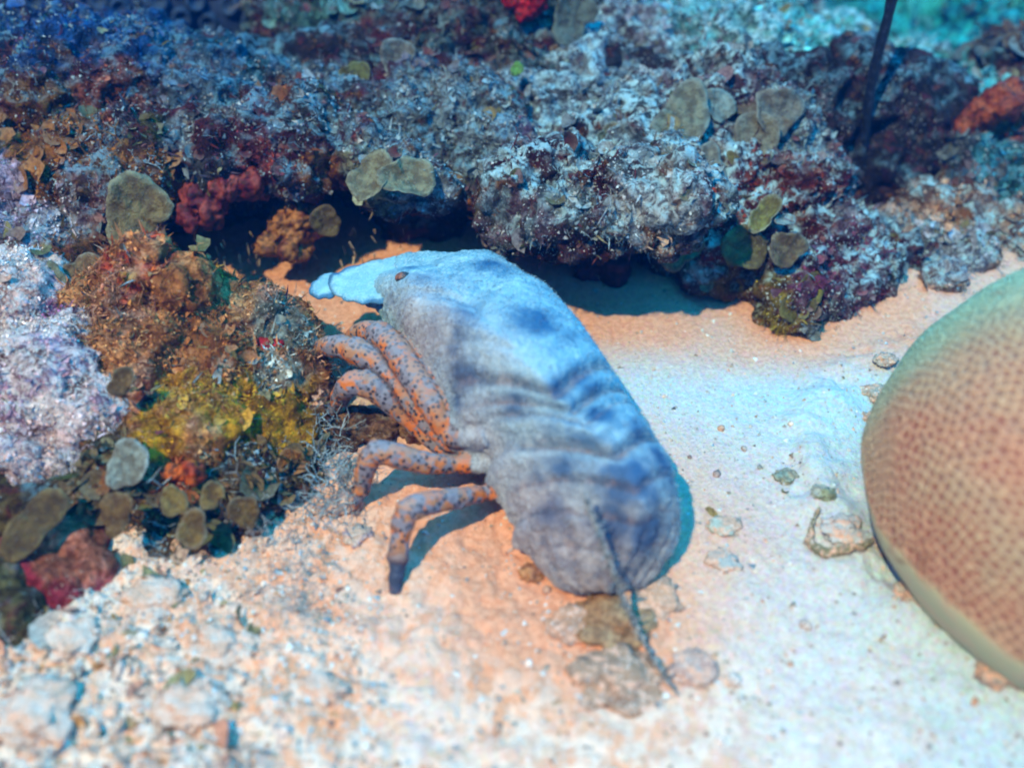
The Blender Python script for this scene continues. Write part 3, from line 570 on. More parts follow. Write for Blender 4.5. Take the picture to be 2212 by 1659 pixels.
def quads_obj(name, V, F, col, mat):
    tri = F[:, 2] == F[:, 3]; me = bpy.data.meshes.new(name)
    me.from_pydata([tuple(p) for p in V], [], [tuple(int(x) for x in (f[:3] if t else f)) for f, t in zip(F, tri)]); me.update()
    set_col(me, 'Col', col if np.ndim(col) > 1 else np.zeros((len(V), 3))+np.array(col)); me.materials.append(mat)
    me.polygons.foreach_set('use_smooth', np.ones(len(me.polygons), bool)); return link(name, me)
def rod_mat():
    m = M('dark_rod'); n = m.noise(300, 4, .7); c = m.mix(m.mask(n, .5, .7), (.006, .008, .014), (.03, .04, .07)); return m.done(c, .6, m.bump(n, .001, .8), .3)
MAT['rod'] = rod_mat()
p0 = aty(1846, 385, .185); p1 = aty(1934, -60, .185); pts = [p0+(p1-p0)*q + np.array((.0012*math.sin(q*9), 0, .0)) for q in np.linspace(-.15, 1.6, 30)]
V, F = tube(pts, [.0032+.0003*math.sin(i*2.3) for i in range(30)]); rod = quads_obj('sea_rod', V, F, (.01, .01, .02), MAT['rod']); centre(rod)
tag(rod, 'thin straight dark rod standing upright in the black hollow at the upper right', 'sea rod')

# ------------------------------------------------------------ domed coral, right
def brain_mat():
    m = M('domed_coral'); z = m.attr('Live', 'Fac'); f1 = m.attr('Pit', 'Fac')
    n = m.noise(26, 3, .6); n2 = m.noise(14, 2, .5)
    ridge = m.mix(m.mask(n2, .40, .60), (.72, .56, .34), (.76, .44, .27)); pit = m.mix(m.mask(n, .42, .62), (.27, .16, .11), (.30, .11, .075))
    ridge = m.mix(m.attr('Green', 'Fac'), ridge, (.40, .62, .42)); pit = m.mix(m.attr('Green', 'Fac'), pit, (.12, .26, .20))
    c = m.mix(f1, pit, ridge)
    pale = m.mix(m.mask(m.noise(70, 3), .4, .6), (.50, .44, .26), (.58, .42, .26))
    c = m.mix(z, pale, c)
    c = m.mix(m.math('MULTIPLY', m.mask(m.noise(30, 3, .7, .4), .60, .72), .6), c, (.24, .10, .06))
    return m.done(c, .7, m.bump(m.noise(900, 2), .0004, .5), .2)
MAT['brain'] = brain_mat()
from mathutils.kdtree import KDTree
bc = atz(2352, 1215, .0); GN = 700; RHO = 2.15
gu, gv = np.meshgrid(np.linspace(-RHO, RHO, GN), np.linspace(-RHO, RHO, GN)); gu = gu.ravel(); gv = gv.ravel()
rho = np.hypot(gu, gv)+1e-9; rc = np.minimum(rho, RHO); V = np.stack([gu/rho*np.sin(rc), gv/rho*np.sin(rc), np.cos(rc)], 1)
gi = np.arange(GN*GN).reshape(GN, GN); Fq = np.stack([gi[:-1, :-1].ravel(), gi[:-1, 1:].ravel(), gi[1:, 1:].ravel(), gi[1:, :-1].ravel()], 1); Fq = Fq[(rho[Fq] < RHO*1.003).any(1)]
RX, RZ = .114, .110
def dome(V):
    low = V[:, 2] < 0; V2 = V*np.array((RX, RX*1.02, RZ)); sh = np.where(low, 1-.55*np.clip(-V[:, 2], 0, 1)**1.4, 1); V2[:, 0] *= sh; V2[:, 1] *= sh
    V2 *= (1+.05*fbm(V, 1.6, 2, 31))[:, None]; V2[:, 2] += .044; return V2
NC = 7200; k_ = np.arange(NC)+.5; ph_ = np.arccos(1-2*k_/NC); th_ = math.pi*(1+5**.5)*k_
Cn = np.stack([np.cos(th_)*np.sin(ph_), np.sin(th_)*np.sin(ph_), np.cos(ph_)], 1); Cn += RNG.normal(0, .0070, Cn.shape) + .012*np.stack([fbm(Cn, 3, 2, 61), fbm(Cn, 3, 2, 62), fbm(Cn, 3, 2, 63)], 1)
Cn /= np.linalg.norm(Cn, axis=1)[:, None]; kd = KDTree(NC)
# the pole of the lattice is turned away to the hidden side
rotm = np.array(Matrix.Rotation(math.radians(70), 3, 'Y')); Cn = Cn@rotm.T
for i_, p_ in enumerate(Cn): kd.insert(p_, i_)
kd.balance()
pit_f = np.ones(len(V))
for i_ in np.where((rho < 1.95) & (V[:, 0] < .55))[0]:
    r_ = kd.find_n(V[i_], 2); pit_f[i_] = (r_[1][2]-r_[0][2])/(.0224)
pit_f = np.clip(pit_f, 0, 1); ridge_f = 1-.8*smooth(.05, .24, pit_f)-.2*smooth(.5, .9, pit_f)
V2 = dome(V); lz = V2[:, 2] + .012*fbm(V2, 34, 4, 32) + .10*(V2[:, 0]+.02); live = smooth(.032, .037, lz)
V2 += V*((ridge_f-.5)*.0014*live)[:, None]; V2 += bc
used = np.unique(Fq); remap = np.full(len(V2), -1); remap[used] = np.arange(len(used))
me = mesh_np('domed_coral', V2[used], remap[Fq], 4, mats=[MAT['brain']])
gr_ = smooth(.0, .085, V2[:, 1]-bc[1] + .35*(V2[:, 2]-.08) + .01*fbm(V2, 25, 3, 33)); set_col(me, 'Green', gr_[used]); set_col(me, 'Live', live[used]); set_col(me, 'Pit', ridge_f[used])
brain = link('domed_coral', me); centre(brain); tag(brain, 'large domed brown coral with honeycomb pits and a pale rim at the right edge', 'coral')

# ------------------------------------------------------------ the lobster
ST = np.array([  # L px,py,z   M px,py,z   R px,py,z
 (806, 632, .040, 925, 572, .060, 1005, 560, .048),
 (812, 655, .040, 955, 592, .070, 1066, 568, .048),
 (838, 700, .038, 1005, 642, .078, 1132, 620, .046),
 (868, 750, .036, 1056, 690, .085, 1190, 668, .044),
 (902, 805, .034, 1110, 745, .087, 1240, 730, .042),
 (934, 862, .032, 1160, 800, .085, 1288, 797, .040),
 (968, 925, .028, 1208, 855, .080, 1334, 862, .036),
 (990, 965, .025, 1240, 888, .074, 1360, 900, .034),
 (1020, 1000, .023, 1275, 918, .074, 1384, 938, .032),
 (1058, 1034, .020, 1318, 962, .070, 1416, 985, .030),
 (1075, 1070, .018, 1350, 1000, .066, 1440, 1020, .028),
 (1094, 1112, .015, 1378, 1055, .062, 1458, 1068, .026),
 (1122, 1152, .012, 1388, 1110, .053, 1466, 1120, .022),
 (1136, 1190, .010, 1370, 1165, .042, 1462, 1170, .018),
 (1160, 1228, .008, 1345, 1215, .031, 1440, 1215, .014),
 (1195, 1264, .006, 1318, 1262, .018, 1418, 1246, .010),
 (1240, 1284, .005, 1318, 1284, .010, 1385, 1270, .007)], float)
def cat_rom(A, t):
    n = len(A)-1; i = np.clip(np.floor(t).astype(int), 0, n-1); f = (t-i)[:, None]
    p0, p1, p2, p3 = A[np.clip(i-1, 0, n)], A[i], A[i+1], A[np.clip(i+2, 0, n)]
    return .5*((2*p1)+(-p0+p2)*f+(2*p0-5*p1+4*p2-p3)*f**2+(-p0+3*p1-3*p2+p3)*f**3)
NS, NT = 220, 90
tt = np.linspace(0, len(ST)-1, NS); Q = cat_rom(ST, tt)
rings = []
GRV = [(5.7, .0066, .4), (6.7, .0066, .35), (7.5, .0045, .6), (9.15, .0085, .6), (10.9, .0048, .5), (12.2, .0044, .5), (13.5, .0038, .45), (2.0, .0030, .9), (4.1, .0018, .7)]
for s in range(NS):
    L = atz(*Q[s, 0:3]); Mm = atz(*Q[s, 3:6]); R = atz(*Q[s, 6:9]); t = tt[s]; ring = []
    g = sum(-d*(1/(1+math.exp(-(t-t0)/.035)))*math.exp(-max(t-t0, 0)/w) for t0, d, w in GRV)
    edge = 0.
    if t < 6.2: edge = .0016*abs(math.sin(t*11))
    else: edge = .0050*max(0, math.sin((t-6.2)*2.2))*(1 if t < 13 else .4)
    out = (L-R); out[2] = 0; out /= np.linalg.norm(out)
    Lo = L + out*edge; pe = .80 if t < 6.5 else .9
    for k in range(NT):
        u = k/NT
        if u < .36:   # left flank
            f = u/.36*math.pi/2; h = 1-math.cos(f)**1.0; p = Lo+(Mm-Lo)*h; p[2] = Lo[2]+(Mm[2]-Lo[2])*math.sin(f)**pe
            p = p + np.array((0, 0, g))*math.sin(f)*(min(1, max(0, (u-.05)/.16)) if t < 10.2 else 1)
        elif u < .72:
            f = (1-(u-.36)/.36)*math.pi/2; h = 1-math.cos(f); p = R+(Mm-R)*h; p[2] = R[2]+(Mm[2]-R[2])*math.sin(f)**pe
            p = p + np.array((0, 0, g))*math.sin(f)
        else:
            f = (u-.72)/.28; p = R+(Lo-R)*f; p[2] = R[2]+(Lo[2]-R[2])*f - (.3*min(Lo[2], R[2])+.008*(t < 7))*math.sin(math.pi*f)**.5*.9
            p[2] = max(p[2], .001)
        ring.append(p)
    rings.append(ring)
V = np.array(rings).reshape(-1, 3); F = []
for s in range(NS-1):
    for k in range(NT): a = s*NT+k; b = s*NT+(k+1) % NT; F.append((a, b, b+NT, a+NT))
ringV = V.copy(); n0 = len(V); V = np.vstack([V, V[:NT].mean(0), V[-NT:].mean(0)])
for k in range(NT): F.append((n0, (k+1) % NT, k, k)); F.append((n0+1, (NS-1)*NT+k, (NS-1)*NT+(k+1) % NT, (NS-1)*NT+(k+1) % NT))
def tris(F):
    F = np.array(F); q = F[F[:, 2] != F[:, 3]]; t = F[F[:, 2] == F[:, 3]][:, :3]; return np.vstack([q[:, :3], q[:, [0, 2, 3]], t])
parts = [(V, tris(F))]
LEGS = [
 [(1060, 940, .045, .007), (978, 940, .034, .0065), (930, 868, .044, .0085), (872, 778, .048, .0088), (820, 724, .046, .0082), (772, 722, .036, .006), (742, 760, .010, .004)],
 [(1050, 950, .040, .007), (966, 950, .024, .006), (896, 872, .032, .0075), (826, 796, .040, .0080), (766, 757, .044, .0078), (712, 748, .038, .0066), (685, 765, .022, .005), (672, 805, .004, .0035)],
 [(1050, 960, .032, .007), (962, 966, .014, .006), (898, 912, .020, .0072), (836, 858, .032, .0080), (786, 828, .038, .0080), (752, 834, .036, .007), (735, 858, .022, .0055), (705, 905, .004, .0035)],
 [(1080, 1000, .030, .006), (1000, 1002, .024, .005), (930, 1000, .028, .0062), (860, 985, .034, .007), (812, 978, .036, .0068), (790, 1010, .028, .006), (780, 1055, .014, .005), (755, 1100, .003, .0032)],
 [(1140, 1040, .022, .005), (1062, 1060, .020, .0045), (990, 1076, .026, .0058), (920, 1088, .032, .0068), (882, 1105, .032, .0068), (866, 1150, .024, .0058), (860, 1205, .014, .0052), (852, 1284, .001, .0028)]]
LW = []
for lg in LEGS:
    A_ = np.array([(*atz(a, b, c), r) for a, b, c, r in lg]); t = np.linspace(0, len(A_)-1, 60); C_ = cat_rom(A_, t); C_[:, 3] = np.maximum(C_[:, 3]*.88, .0013); LW.append(C_)
    # joint swellings
    for j in range(1, len(A_)-1):
        C_[:, 3] += .0009*np.exp(-((t-j)/.10)**2)*(j in (1, 4, 6)) - .0008*np.exp(-((t-j-.22)/.08)**2)*(j in (1, 4, 6))
    v_, f_ = tube(C_[:, :3], C_[:, 3], 14); parts.append((v_, tris(f_)))
# flat antenna plates
def slab(poly, z0, z1, th, tilt=0):
    """rounded flat plate from an outline in ground coordinates"""
    pts = np.array([atz(x, y, z0+(z1-z0)*(x-poly[0][0])/(poly[len(poly)//2][0]-poly[0][0]+1e-6)) for x, y in poly]); c = pts.mean(0)
    V, F = [], []; n = len(pts); lv = [(.0, 1.), (.75, .85), (.93, .5), (1., 0), (.93, -.5), (.75, -.85), (0, -1.)]
    for q, h in lv:
        for p in pts: V.append(c+(p-c)*max(q, .02)+np.array((0, 0, th*h)))
    for i in range(len(lv)-1):
        for k in range(n): a = i*n+k; b = i*n+(k+1) % n; F.append((a, b, b+n, a+n))
    V.append(c+np.array((0, 0, th))); V.append(c-np.array((0, 0, th))); m_ = len(V)
    for k in range(n): F.append((m_-2, (k+1) % n, k, k)); e0 = (len(lv)-1)*n; F.append((m_-1, e0+k, e0+(k+1) % n, e0+(k+1) % n))
    return np.array(V), tris(F)
parts.append(slab([(838, 580), (850, 562), (880, 553), (930, 549), (990, 551), (1010, 570), (950, 600), (870, 612), (845, 605)], .050, .056, .0042))
parts.append((ICO3[0]*.0048+atz(868, 606, .060), ICO3[1]))
parts.append(slab([(770, 640), (790, 622), (850, 600), (880, 620), (850, 660), (815, 662), (790, 655)], .045, .046, .0040))
PLATES = [([(665, 632), (673, 612), (683, 606), (697, 592), (722, 588), (726, 605), (724, 622), (728, 636), (714, 646), (700, 643), (688, 648), (676, 641)], .045, .047, .0017),
 ([(706, 610), (713, 593), (728, 589), (748, 577), (775, 573), (800, 563), (832, 560), (862, 552), (915, 560), (905, 605), (868, 645), (818, 658), (802, 654), (782, 660), (764, 652), (746, 652), (733, 641), (720, 638), (711, 625)], .048, .053, .0021)]
V, F = cat([(a, b) for a, b in parts])
me = voxelise(V, F, .00095)
v = verts(me); n = normals(me)
for _ in range(1):
    pass
# how far each point is from the legs
DL = []
for C_ in LW:
    d1 = np.full(len(v), 9.)
    for i in range(8, len(C_)): d1 = np.minimum(d1, np.linalg.norm(v-C_[i, :3], axis=1)-C_[i, 3])
    DL.append(d1)
DL = np.sort(np.array(DL), axis=0); dl = DL[0]; crease = np.exp(-((DL[1]-DL[0])/.0011)**2)*(DL[1] < .003)
leg = smooth(.0016, .0007, dl)
tub = (.62-worley(v*330, 3))*.0009*(1-leg) + fbm(v, 260, 2, 5)*.0005 + fbm(v, 55, 2, 6)*.0012*(1-leg) + .0006*leg*(.5-worley(v*260, 6))
kr = KDTree(len(ringV))
for i_, p_ in enumerate(ringV): kr.insert(p_, i_)
kr.balance(); near_i = np.array([kr.find(p_)[1] for p_ in v]); tv = tt[near_i//NT]; uv = (near_i % NT)/NT
topu = smooth(.02, .12, uv)*smooth(.70, .62, uv)*np.where(tv < 10.2, smooth(.06, .24, uv), 1)
rib = np.abs(np.sin((uv-.36)*34))**6*smooth(12.2, 13.2, tv)*topu*(1-leg)
v2 = v + n*(tub - .0009*rib - .0012*crease*leg)[:, None]; me.vertices.foreach_set('co', v2.astype(np.float32).ravel()); me.update()
bl = np.zeros(len(v))
Zc = lambda x, y: ((800+x/1.843)/1.2997, (650+y/1.843)/1.2997)
for zx, zy, z, r in ((650, 200, .062, .005), (720, 330, .062, .008), (870, 300, .065, .006), (1060, 230, .066, .010), (850, 470, .07, .008), (970, 480, .074, .011), (930, 560, .074, .010), (1290, 480, .082, .012), (1400, 530, .078, .009), (540, 540, .045, .004),
        (880, 740, .07, .012), (1000, 830, .075, .010), (860, 880, .055, .006), (1150, 900, .07, .008), (1450, 800, .084, .010), (1580, 760, .078, .010), (1330, 1010, .074, .009), (1480, 980, .076, .006), (1530, 1120, .07, .010), (1380, 1200, .062, .010), (1270, 1290, .05, .007),
        (1600, 1250, .066, .009), (1800, 1290, .062, .013), (1900, 1220, .05, .010), (1700, 1520, .045, .010), (1850, 1560, .04, .010), (1350, 1480, .04, .009), (1650, 950, .07, .007), (1780, 1050, .06, .008), (1500, 640, .06, .010), (160, 300, .048, .003), (225, 280, .05, .003), (440, 320, .05, .004), (1250, 300, .055, .007)):
    px, py = Zc(zx, zy)
    bl = np.maximum(bl, np.exp(-(np.linalg.norm(v-atz(px, py, z), axis=1)/r)**2))
bl = np.clip(bl*1.6*(.9+.8*fbm(v, 90, 3, 40)), 0, 1)*(1-leg)
# painted light: warm flash on flank and tail, ambient blue on back and head
ax0, ax1 = atz(1000, 570, .06), atz(1450, 1100, .04); d_ = (ax1-ax0)/np.linalg.norm(ax1-ax0); side = np.cross(d_, (0, 0, 1.)); sd_ = (v-ax0)@side; al_ = (v-ax0)@d_
fl = smooth(.005, .06, sd_)*.9 + smooth(.12, .26, al_)*.75
fl = np.clip(fl*(.9+.5*fbm(v, 30, 3, 41)) - smooth(.03, -.03, al_)*.8, 0, 1)
ep = atz(873, 606, .062); eye = smooth(.0074, .0058, np.linalg.norm(v-ep, axis=1))
set_col(me, 'Tip', smooth(.013, .004, np.linalg.norm((v-atz(856, 1245, .010))*(1, .45, 1), axis=1))*leg); set_col(me, 'Tail', smooth(.14, .23, al_+.25*sd_)*(1-leg))
wv = .12*fbm(v, 60, 2, 44)
seam = sum(np.exp(-((tv+wv-t0)/w_)**2)*a_ for t0, w_, a_ in ((5.82, .15, .9), (6.82, .15, 1.), (7.62, .09, .8), (9.36, .26, 1.), (11.0, .10, .9), (12.3, .10, .9), (13.6, .10, .8)))*topu*(1-leg)
seam = seam + .55*rib
# pale ridge lines along the back and beside the grooves
mid = np.exp(-((uv-.36)/.030)**2)*(tv < 5.2)*smooth(1.2, 2.2, tv)*.6 + np.exp(-((uv-.19)/.03)**2)*(tv < 5.0)*smooth(.5, 1.5, tv)*.35 + sum(np.exp(-((tv+wv-t0)/.20)**2) for t0 in (2.75, 4.6, 5.25, 6.25, 8.3, 9.8))*.55*topu
mid = np.clip(mid*(1+fbm(v, 70, 3, 45)), 0, 1)*(1-leg)
set_col(me, 'Seam', np.clip(seam, 0, 1)); set_col(me, 'Crease', crease*leg); set_col(me, 'Pale', mid)
set_col(me, 'Leg', leg); set_col(me, 'Blotch', bl); set_col(me, 'FlankLight', fl); set_col(me, 'Eye', eye*.0)
def lob_mat():
    m = M('lobster_shell'); lg = m.attr('Leg', 'Fac'); bl = m.attr('Blotch', 'Fac'); fl = m.attr('FlankLight', 'Fac'); ey = m.attr('Eye', 'Fac')
    n = m.noise(820, 3, .7); n2 = m.noise(120, 5, .7)
    c = m.mix(fl, (.22, .45, .54), (.42, .35, .36))
    c = m.mix(m.mask(n2, .35, .65), m.mix(1., c, (.72, .74, .80), 'MULTIPLY'), c)
    c = m.mix(m.math('MULTIPLY', m.mask(n, .52, .66), .6), c, (.55, .62, .68))
    c = m.mix(m.mask(n, .44, .36), c, m.mix(1., c, (.5, .5, .58), 'MULTIPLY'))
    c = m.mix(m.math('MULTIPLY', m.attr('Tail', 'Fac'), .75), c, m.mix(m.mask(n2, .42, .58), (.14, .09, .09), (.38, .27, .22)))
    st = m.math('MULTIPLY', m.mask(m.noise(60, 4, .65, .5), .48, .64), .45); c = m.mix(st, c, m.mix(fl, (.46, .68, .74), (.60, .52, .52)))
    c = m.mix(m.math('MULTIPLY', m.mask(m.noise(58, 4, .65, .4), .54, .68), .5), c, m.mix(fl, (.04, .15, .27), (.16, .12, .16)))
    c = m.mix(m.math('MULTIPLY', bl, .92), c, m.mix(fl, (.012, .10, .23), (.07, .08, .14)))
    c = m.mix(m.math('MULTIPLY', m.attr('Pale', 'Fac'), .5), c, m.mix(fl, (.34, .62, .68), (.62, .56, .56)))
    c = m.mix(m.math('MULTIPLY', m.attr('Seam', 'Fac'), .72), c, m.mix(m.mask(n2, .4, .6), (.05, .06, .11), (.26, .17, .17)))
    sp = m.mask(m.vor(350, 'F1', rnd=1.), .42, .28); big = m.mask(m.noise(130, 3, .6, .6), .49, .55)
    o = m.mix(m.mask(m.noise(90, 3, .6, .6), .40, .60), (.68, .16, .03), (.46, .20, .10)); o = m.mix(big, o, (.24, .20, .23)); o = m.mix(sp, o, (.05, .04, .05))
    o = m.mix(m.mask(m.noise(300, 3, .7), .60, .68), o, (.10, .07, .07)); o = m.mix(m.attr('Tip', 'Fac'), o, (.05, .06, .10))
    up = m.mask(m.nz(), .55, .95); o = m.mix(m.math('MULTIPLY', up, .40), o, (.36, .32, .33))
    o = m.mix(m.attr('Crease', 'Fac'), o, (.06, .03, .03)); c = m.mix(lg, c, o); c = m.mix(ey, c, m.mix(m.mask(m.noise(420, 2), .5, .6), (.02, .02, .025), (.28, .12, .08)))
    return m.done(c, .75, m.bump(n, .0009, .8, m.bump(n2, .0016, .5)), .2)
MAT['lob'] = lob_mat(); me.materials.append(MAT['lob'])
me.polygons.foreach_set('use_smooth', np.ones(len(me.polygons), bool))
lob = link('slipper_lobster', me); tag(lob, 'large slipper lobster with fuzzy blue grey shell and spotted orange legs, crouching on the sand', 'lobster')
for poly, z0, z1, th in PLATES:
    pl = [np.array(p) for p in poly]; dense = np.array([pl[i]*(1-q)+pl[(i+1) % len(pl)]*q for i in range(len(pl)) for q in (0, .25, .5, .75)])
    for _ in range(1): dense = .25*np.roll(dense, 1, 0)+.5*dense+.25*np.roll(dense, -1, 0)
    a_, b_ = slab([tuple(p) for p in dense], z0, z1, th); pm = voxelise(a_, b_, .0007); pv = verts(pm); pn = normals(pm)
    pv += pn*((.6-worley(pv*330, 8))*.0006+.0005*fbm(pv, 200, 2, 9))[:, None]; pm.vertices.foreach_set('co', pv.astype(np.float32).ravel()); pm.update()
    ol = np.array([atz(x, y, (z0+z1)/2) for x, y in dense]); de = np.min(np.linalg.norm(pv[:, None, :2]-ol[None, :, :2], axis=2), axis=1)
    set_col(pm, 'Blotch', .85*smooth(.0028, .0008, de)); set_col(pm, 'Pale', .8*smooth(.002, .005, de)); pm.materials.append(MAT['lob']); pm.polygons.foreach_set('use_smooth', np.ones(len(pm.polygons), bool))
    link('antenna_plate', pm, lob)
def eye_mat():
    m = M('lobster_eye'); n = m.noise(330, 3, .6, .5); return m.done(m.mix(m.mask(n, .5, .62), (.012, .015, .02), (.30, .11, .06)), .35, None, .5)
MAT['eye'] = eye_mat()
ev = ICO4[0]*np.array((.0046, .0036, .0034))*(1+.12*fbm(ICO4[0], 2, 2, 3))[:, None] + atz(872, 601, .0655)
em = mesh_np('eye', ev, ICO4[1], 3, mats=[MAT['eye']]); link('eye', em, lob)
# short bristles
vv = v2; nn = normals(me); ok = np.where((leg < .3) & (eye < .3) & (nn[:, 2] > -.1) & (al_ > .004) & (np.linalg.norm(vv-ep, axis=1) > .0095))[0]; idx = RNG.choice(ok, 11000)
T = blade(); c = np.where(RNG.random((len(idx), 1)) < .5, np.array((.40, .62, .72)), np.array((.22, .40, .52)))
f_ = fl[idx][:, None]; b_ = bl[idx][:, None]; c = c*(1-f_)+np.array((.60, .53, .54))*f_; c = c*(1-b_*.75)+np.array((.10, .20, .38))*b_*.75
slope = np.array(d_)*.9
V, F, C = scatter('', (T[0]*np.array((.8, .5, 1)), T[1], T[2]), vv[idx], nn[idx]*.75+slope, np.full(len(idx), .0017)*RNG.uniform(.5, 1.25, len(idx)), c*RNG.uniform(.75, 1.2, (len(idx), 1)), .35)
C = C*.85
st_ = build_stuff('bristles', [(V, F, C)], None); st_.parent = lob
if 'category' in st_: del st_['category']

# ------------------------------------------------------------ strand over the tail
def strand_mat():
    m = M('grey_strand'); n = m.noise(500, 4, .7); c = m.mix(m.mask(n, .42, .6), (.07, .08, .09), (.40, .36, .33)); return m.done(c, .8, m.bump(n, .001, .8))
MAT['strand'] = strand_mat()
sp = cat_rom(np.array([(*atz(a, b, z), r) for a, b, z, r in ((1262, 1068, .066, .0008), (1285, 1130, .058, .0012), (1308, 1190, .047, .0011), (1330, 1250, .034, .0011), (1350, 1300, .022, .0012), (1378, 1360, .010, .0012), (1415, 1425, .005, .0010), (1465, 1500, .004, .0005))]), np.linspace(0, 7, 120))
chunks = []
for ph in (0, math.pi):
    q = sp.copy(); w = np.linspace(0, 7*9, 120)+ph; q[:, 0] += .0007*np.cos(w); q[:, 2] += .0007*np.sin(w); chunks.append(tube(q[:, :3], q[:, 3]*.8, 6))
for k in range(46):
    i = random.randint(8, 118); p = sp[i, :3]; e_ = p+np.array((random.uniform(-.006, .006), random.uniform(-.006, .006), random.uniform(.0, .003))); chunks.append(tube([p, (p+e_)/2+np.array((0, 0, .0006)), e_], [.0005, .0004, .0002], 4))
V, F = cat(chunks); o = quads_obj('twisted_strand', V, F, (.3, .3, .3), MAT['strand']); centre(o); tag(o, 'thin twisted grey strand lying over the lobster tail and onto the sand', 'strand')

# ------------------------------------------------------------ things lying on the sand
def ground(px, py, dz=0):
    p = atz(px, py, 0); z = sand_h(np.array([p[0]]), np.array([p[1]]))[0]; return np.array((p[0], p[1], z+dz))
def stone(name, px, py, r, col, col2, label, cat_='stone', seed=1, flat=.6, mat='leaf'):
    c = ground(px, py, r*flat*.05); U_ = ICO4[0]; V = U_*np.array((r, r*.85, r*flat)); V = V*(1+.75*fbm(U_, 1.7, 5, seed, .62))[:, None] + c
    w = smooth(-.1, .2, fbm(V, 160, 3, seed))[:, None]; me = mesh_np(name, V, ICO4[1], 3, np.array(col)*(1-w)+np.array(col2)*w, [MAT[mat]]); o = link(name, me); centre(o); return tag(o, label, cat_)
stone('flat_pebble', 1698, 1040, .0066, (.26, .32, .26), (.40, .34, .24), 'greenish oval pebble alone on the bright sand between tail and domed coral', 'pebble', 3, .45)
stone('pebble', 1768, 1098, .006, (.30, .32, .20), (.42, .42, .36), 'olive pebble with a dark spot just right of the greenish oval one', 'pebble', 4, .5)
stone('round_lump', 1150, 1245, .0062, (.55, .24, .10), (.4, .16, .08), 'small rust coloured lump at the left edge of the lobster tail', 'pebble', 5, .7)
stone('cave_stone', 800, 935, .017, (.50, .28, .16), (.34, .17, .08), 'rounded brown stone on the sand under the third leg', 'stone', 6, .5, 'reef')
stone('cave_stone', 905, 935, .012, (.42, .22, .10), (.25, .12, .05), 'small tufted brown stone between the bunched legs and the body', 'stone', 7, .6, 'reef')
stone('cave_stone', 730, 960, .011, (.40, .22, .14), (.3, .15, .1), 'brown stone beside the bent fourth leg', 'stone', 8, .7, 'reef')
stone('cave_stone', 745, 1100, .009, (.42, .24, .18), (.3, .2, .2), 'knobbly pinkish stone at the tip of the fourth leg', 'stone', 9, .7, 'lump')
stone('cave_stone', 770, 1165, .007, (.40, .28, .32), (.6, .4, .3), 'small mauve stone below the knobbly pinkish one', 'stone', 10, .5, 'lump')
stone('rubble_lump', 1230, 1355, .010, (.62, .30, .18), (.5, .26, .18), 'low salmon lump on the sand below the tail, left of the strand', 'rubble', 11, .35, 'lump')
stone('flat_shell', 1320, 1350, .017, (.38, .18, .08), (.46, .27, .14), 'broad brown shell fragment half buried below the tail under the strand', 'shell', 12, .30, 'leaf')
stone('flat_shell', 1340, 1460, .020, (.48, .26, .16), (.36, .20, .13), 'wide greyish pink flat fragment below the broad brown shell fragment', 'shell', 13, .26, 'lump')
stone('shell_curl', 1500, 1450, .010, (.58, .32, .26), (.6, .4, .34), 'curved pinkish fragment on the sand right of the strand end', 'shell', 14, .45, 'lump')
stone('rubble_lump', 1400, 1290, .014, (.72, .36, .22), (.6, .34, .24), 'salmon rubble lump touching the right of the tail end', 'rubble', 15, .25, 'lump')
stone('rubble_lump', 1565, 1150, .008, (.5, .5, .42), (.7, .4, .28), 'small green and orange rubble piece right of the tail', 'rubble', 16, .3, 'lump')
stone('rubble_lump', 1560, 1220, .008, (.7, .42, .32), (.5, .48, .45), 'orange crumbled rubble piece below the green and orange one', 'rubble', 17, .3, 'lump')
# crescent shell
cr = [ground(px, py, .0028) for px, py in ((1760, 1130), (1745, 1165), (1748, 1195), (1775, 1215), (1815, 1222), (1855, 1212), (1875, 1195))]
C_ = cat_rom(np.array([(*p, r) for p, r in zip(cr, (.0008, .0015, .0022, .0026, .0024, .0017, .0008))]), np.linspace(0, 6, 70)); V, F = tube(C_[:, :3], C_[:, 3], 14); V = V + np.stack([fbm(V, 260, 2, q_) for q_ in (1, 2, 3)], 1)*.0016
o = quads_obj('crescent_shell', V, F, (.24, .21, .12), MAT['lump']); centre(o); tag(o, 'curved olive rimmed shell edge sticking out of the sand beside the domed coral', 'shell')
for _k in (0,): pass
stone('shell_fill', 1815, 1175, .011, (.62, .58, .56), (.5, .5, .5), 'pale rubble piece inside the curved shell edge', 'rubble', 18, .32, 'lump')
for k, (px, py, r, l) in enumerate(((1905, 800, .006, 'upper dark crumb beside the domed coral'), (1885, 855, .008, 'brown crumb second from the top beside the domed coral'), (1878, 905, .007, 'knobbly crumb third from the top beside the domed coral'), (1905, 1200, .009, 'rubble crumb against the pale rim of the domed coral'), (1960, 1310, .008, 'rubble crumb in the notch under the domed coral'), (2150, 1470, .010, 'tan rubble crumb at the right edge under the domed coral'))):
    stone('rubble_crumb', px, py, r, (.42, .36, .30), (.5, .3, .22), l, 'rubble', 30+k, .4, 'lump')
# dead coral fingers etc on the rough ground low left
for k, (px, py, r, l) in enumerate(((480, 1400, .012, 'dark holed rubble piece above the bottom centre left sand'), (330, 1300, .014, 'pale holed rubble piece right of the red crusted stone'), (150, 1400, .014, 'white rubble piece low on the left, above the olive leaf'), (420, 1540, .013, 'pinkish rubble piece near the bottom edge, left part'), (80, 1560, .017, 'large cream rubble piece in the bottom left corner'), (700, 1500, .010, 'low cream rubble piece at the bottom, below the last leg'))):
    stone('rubble_piece', px, py, r, (.85, .58, .46), (.78, .42, .28), l, 'rubble', 50+k, .35, 'lump')

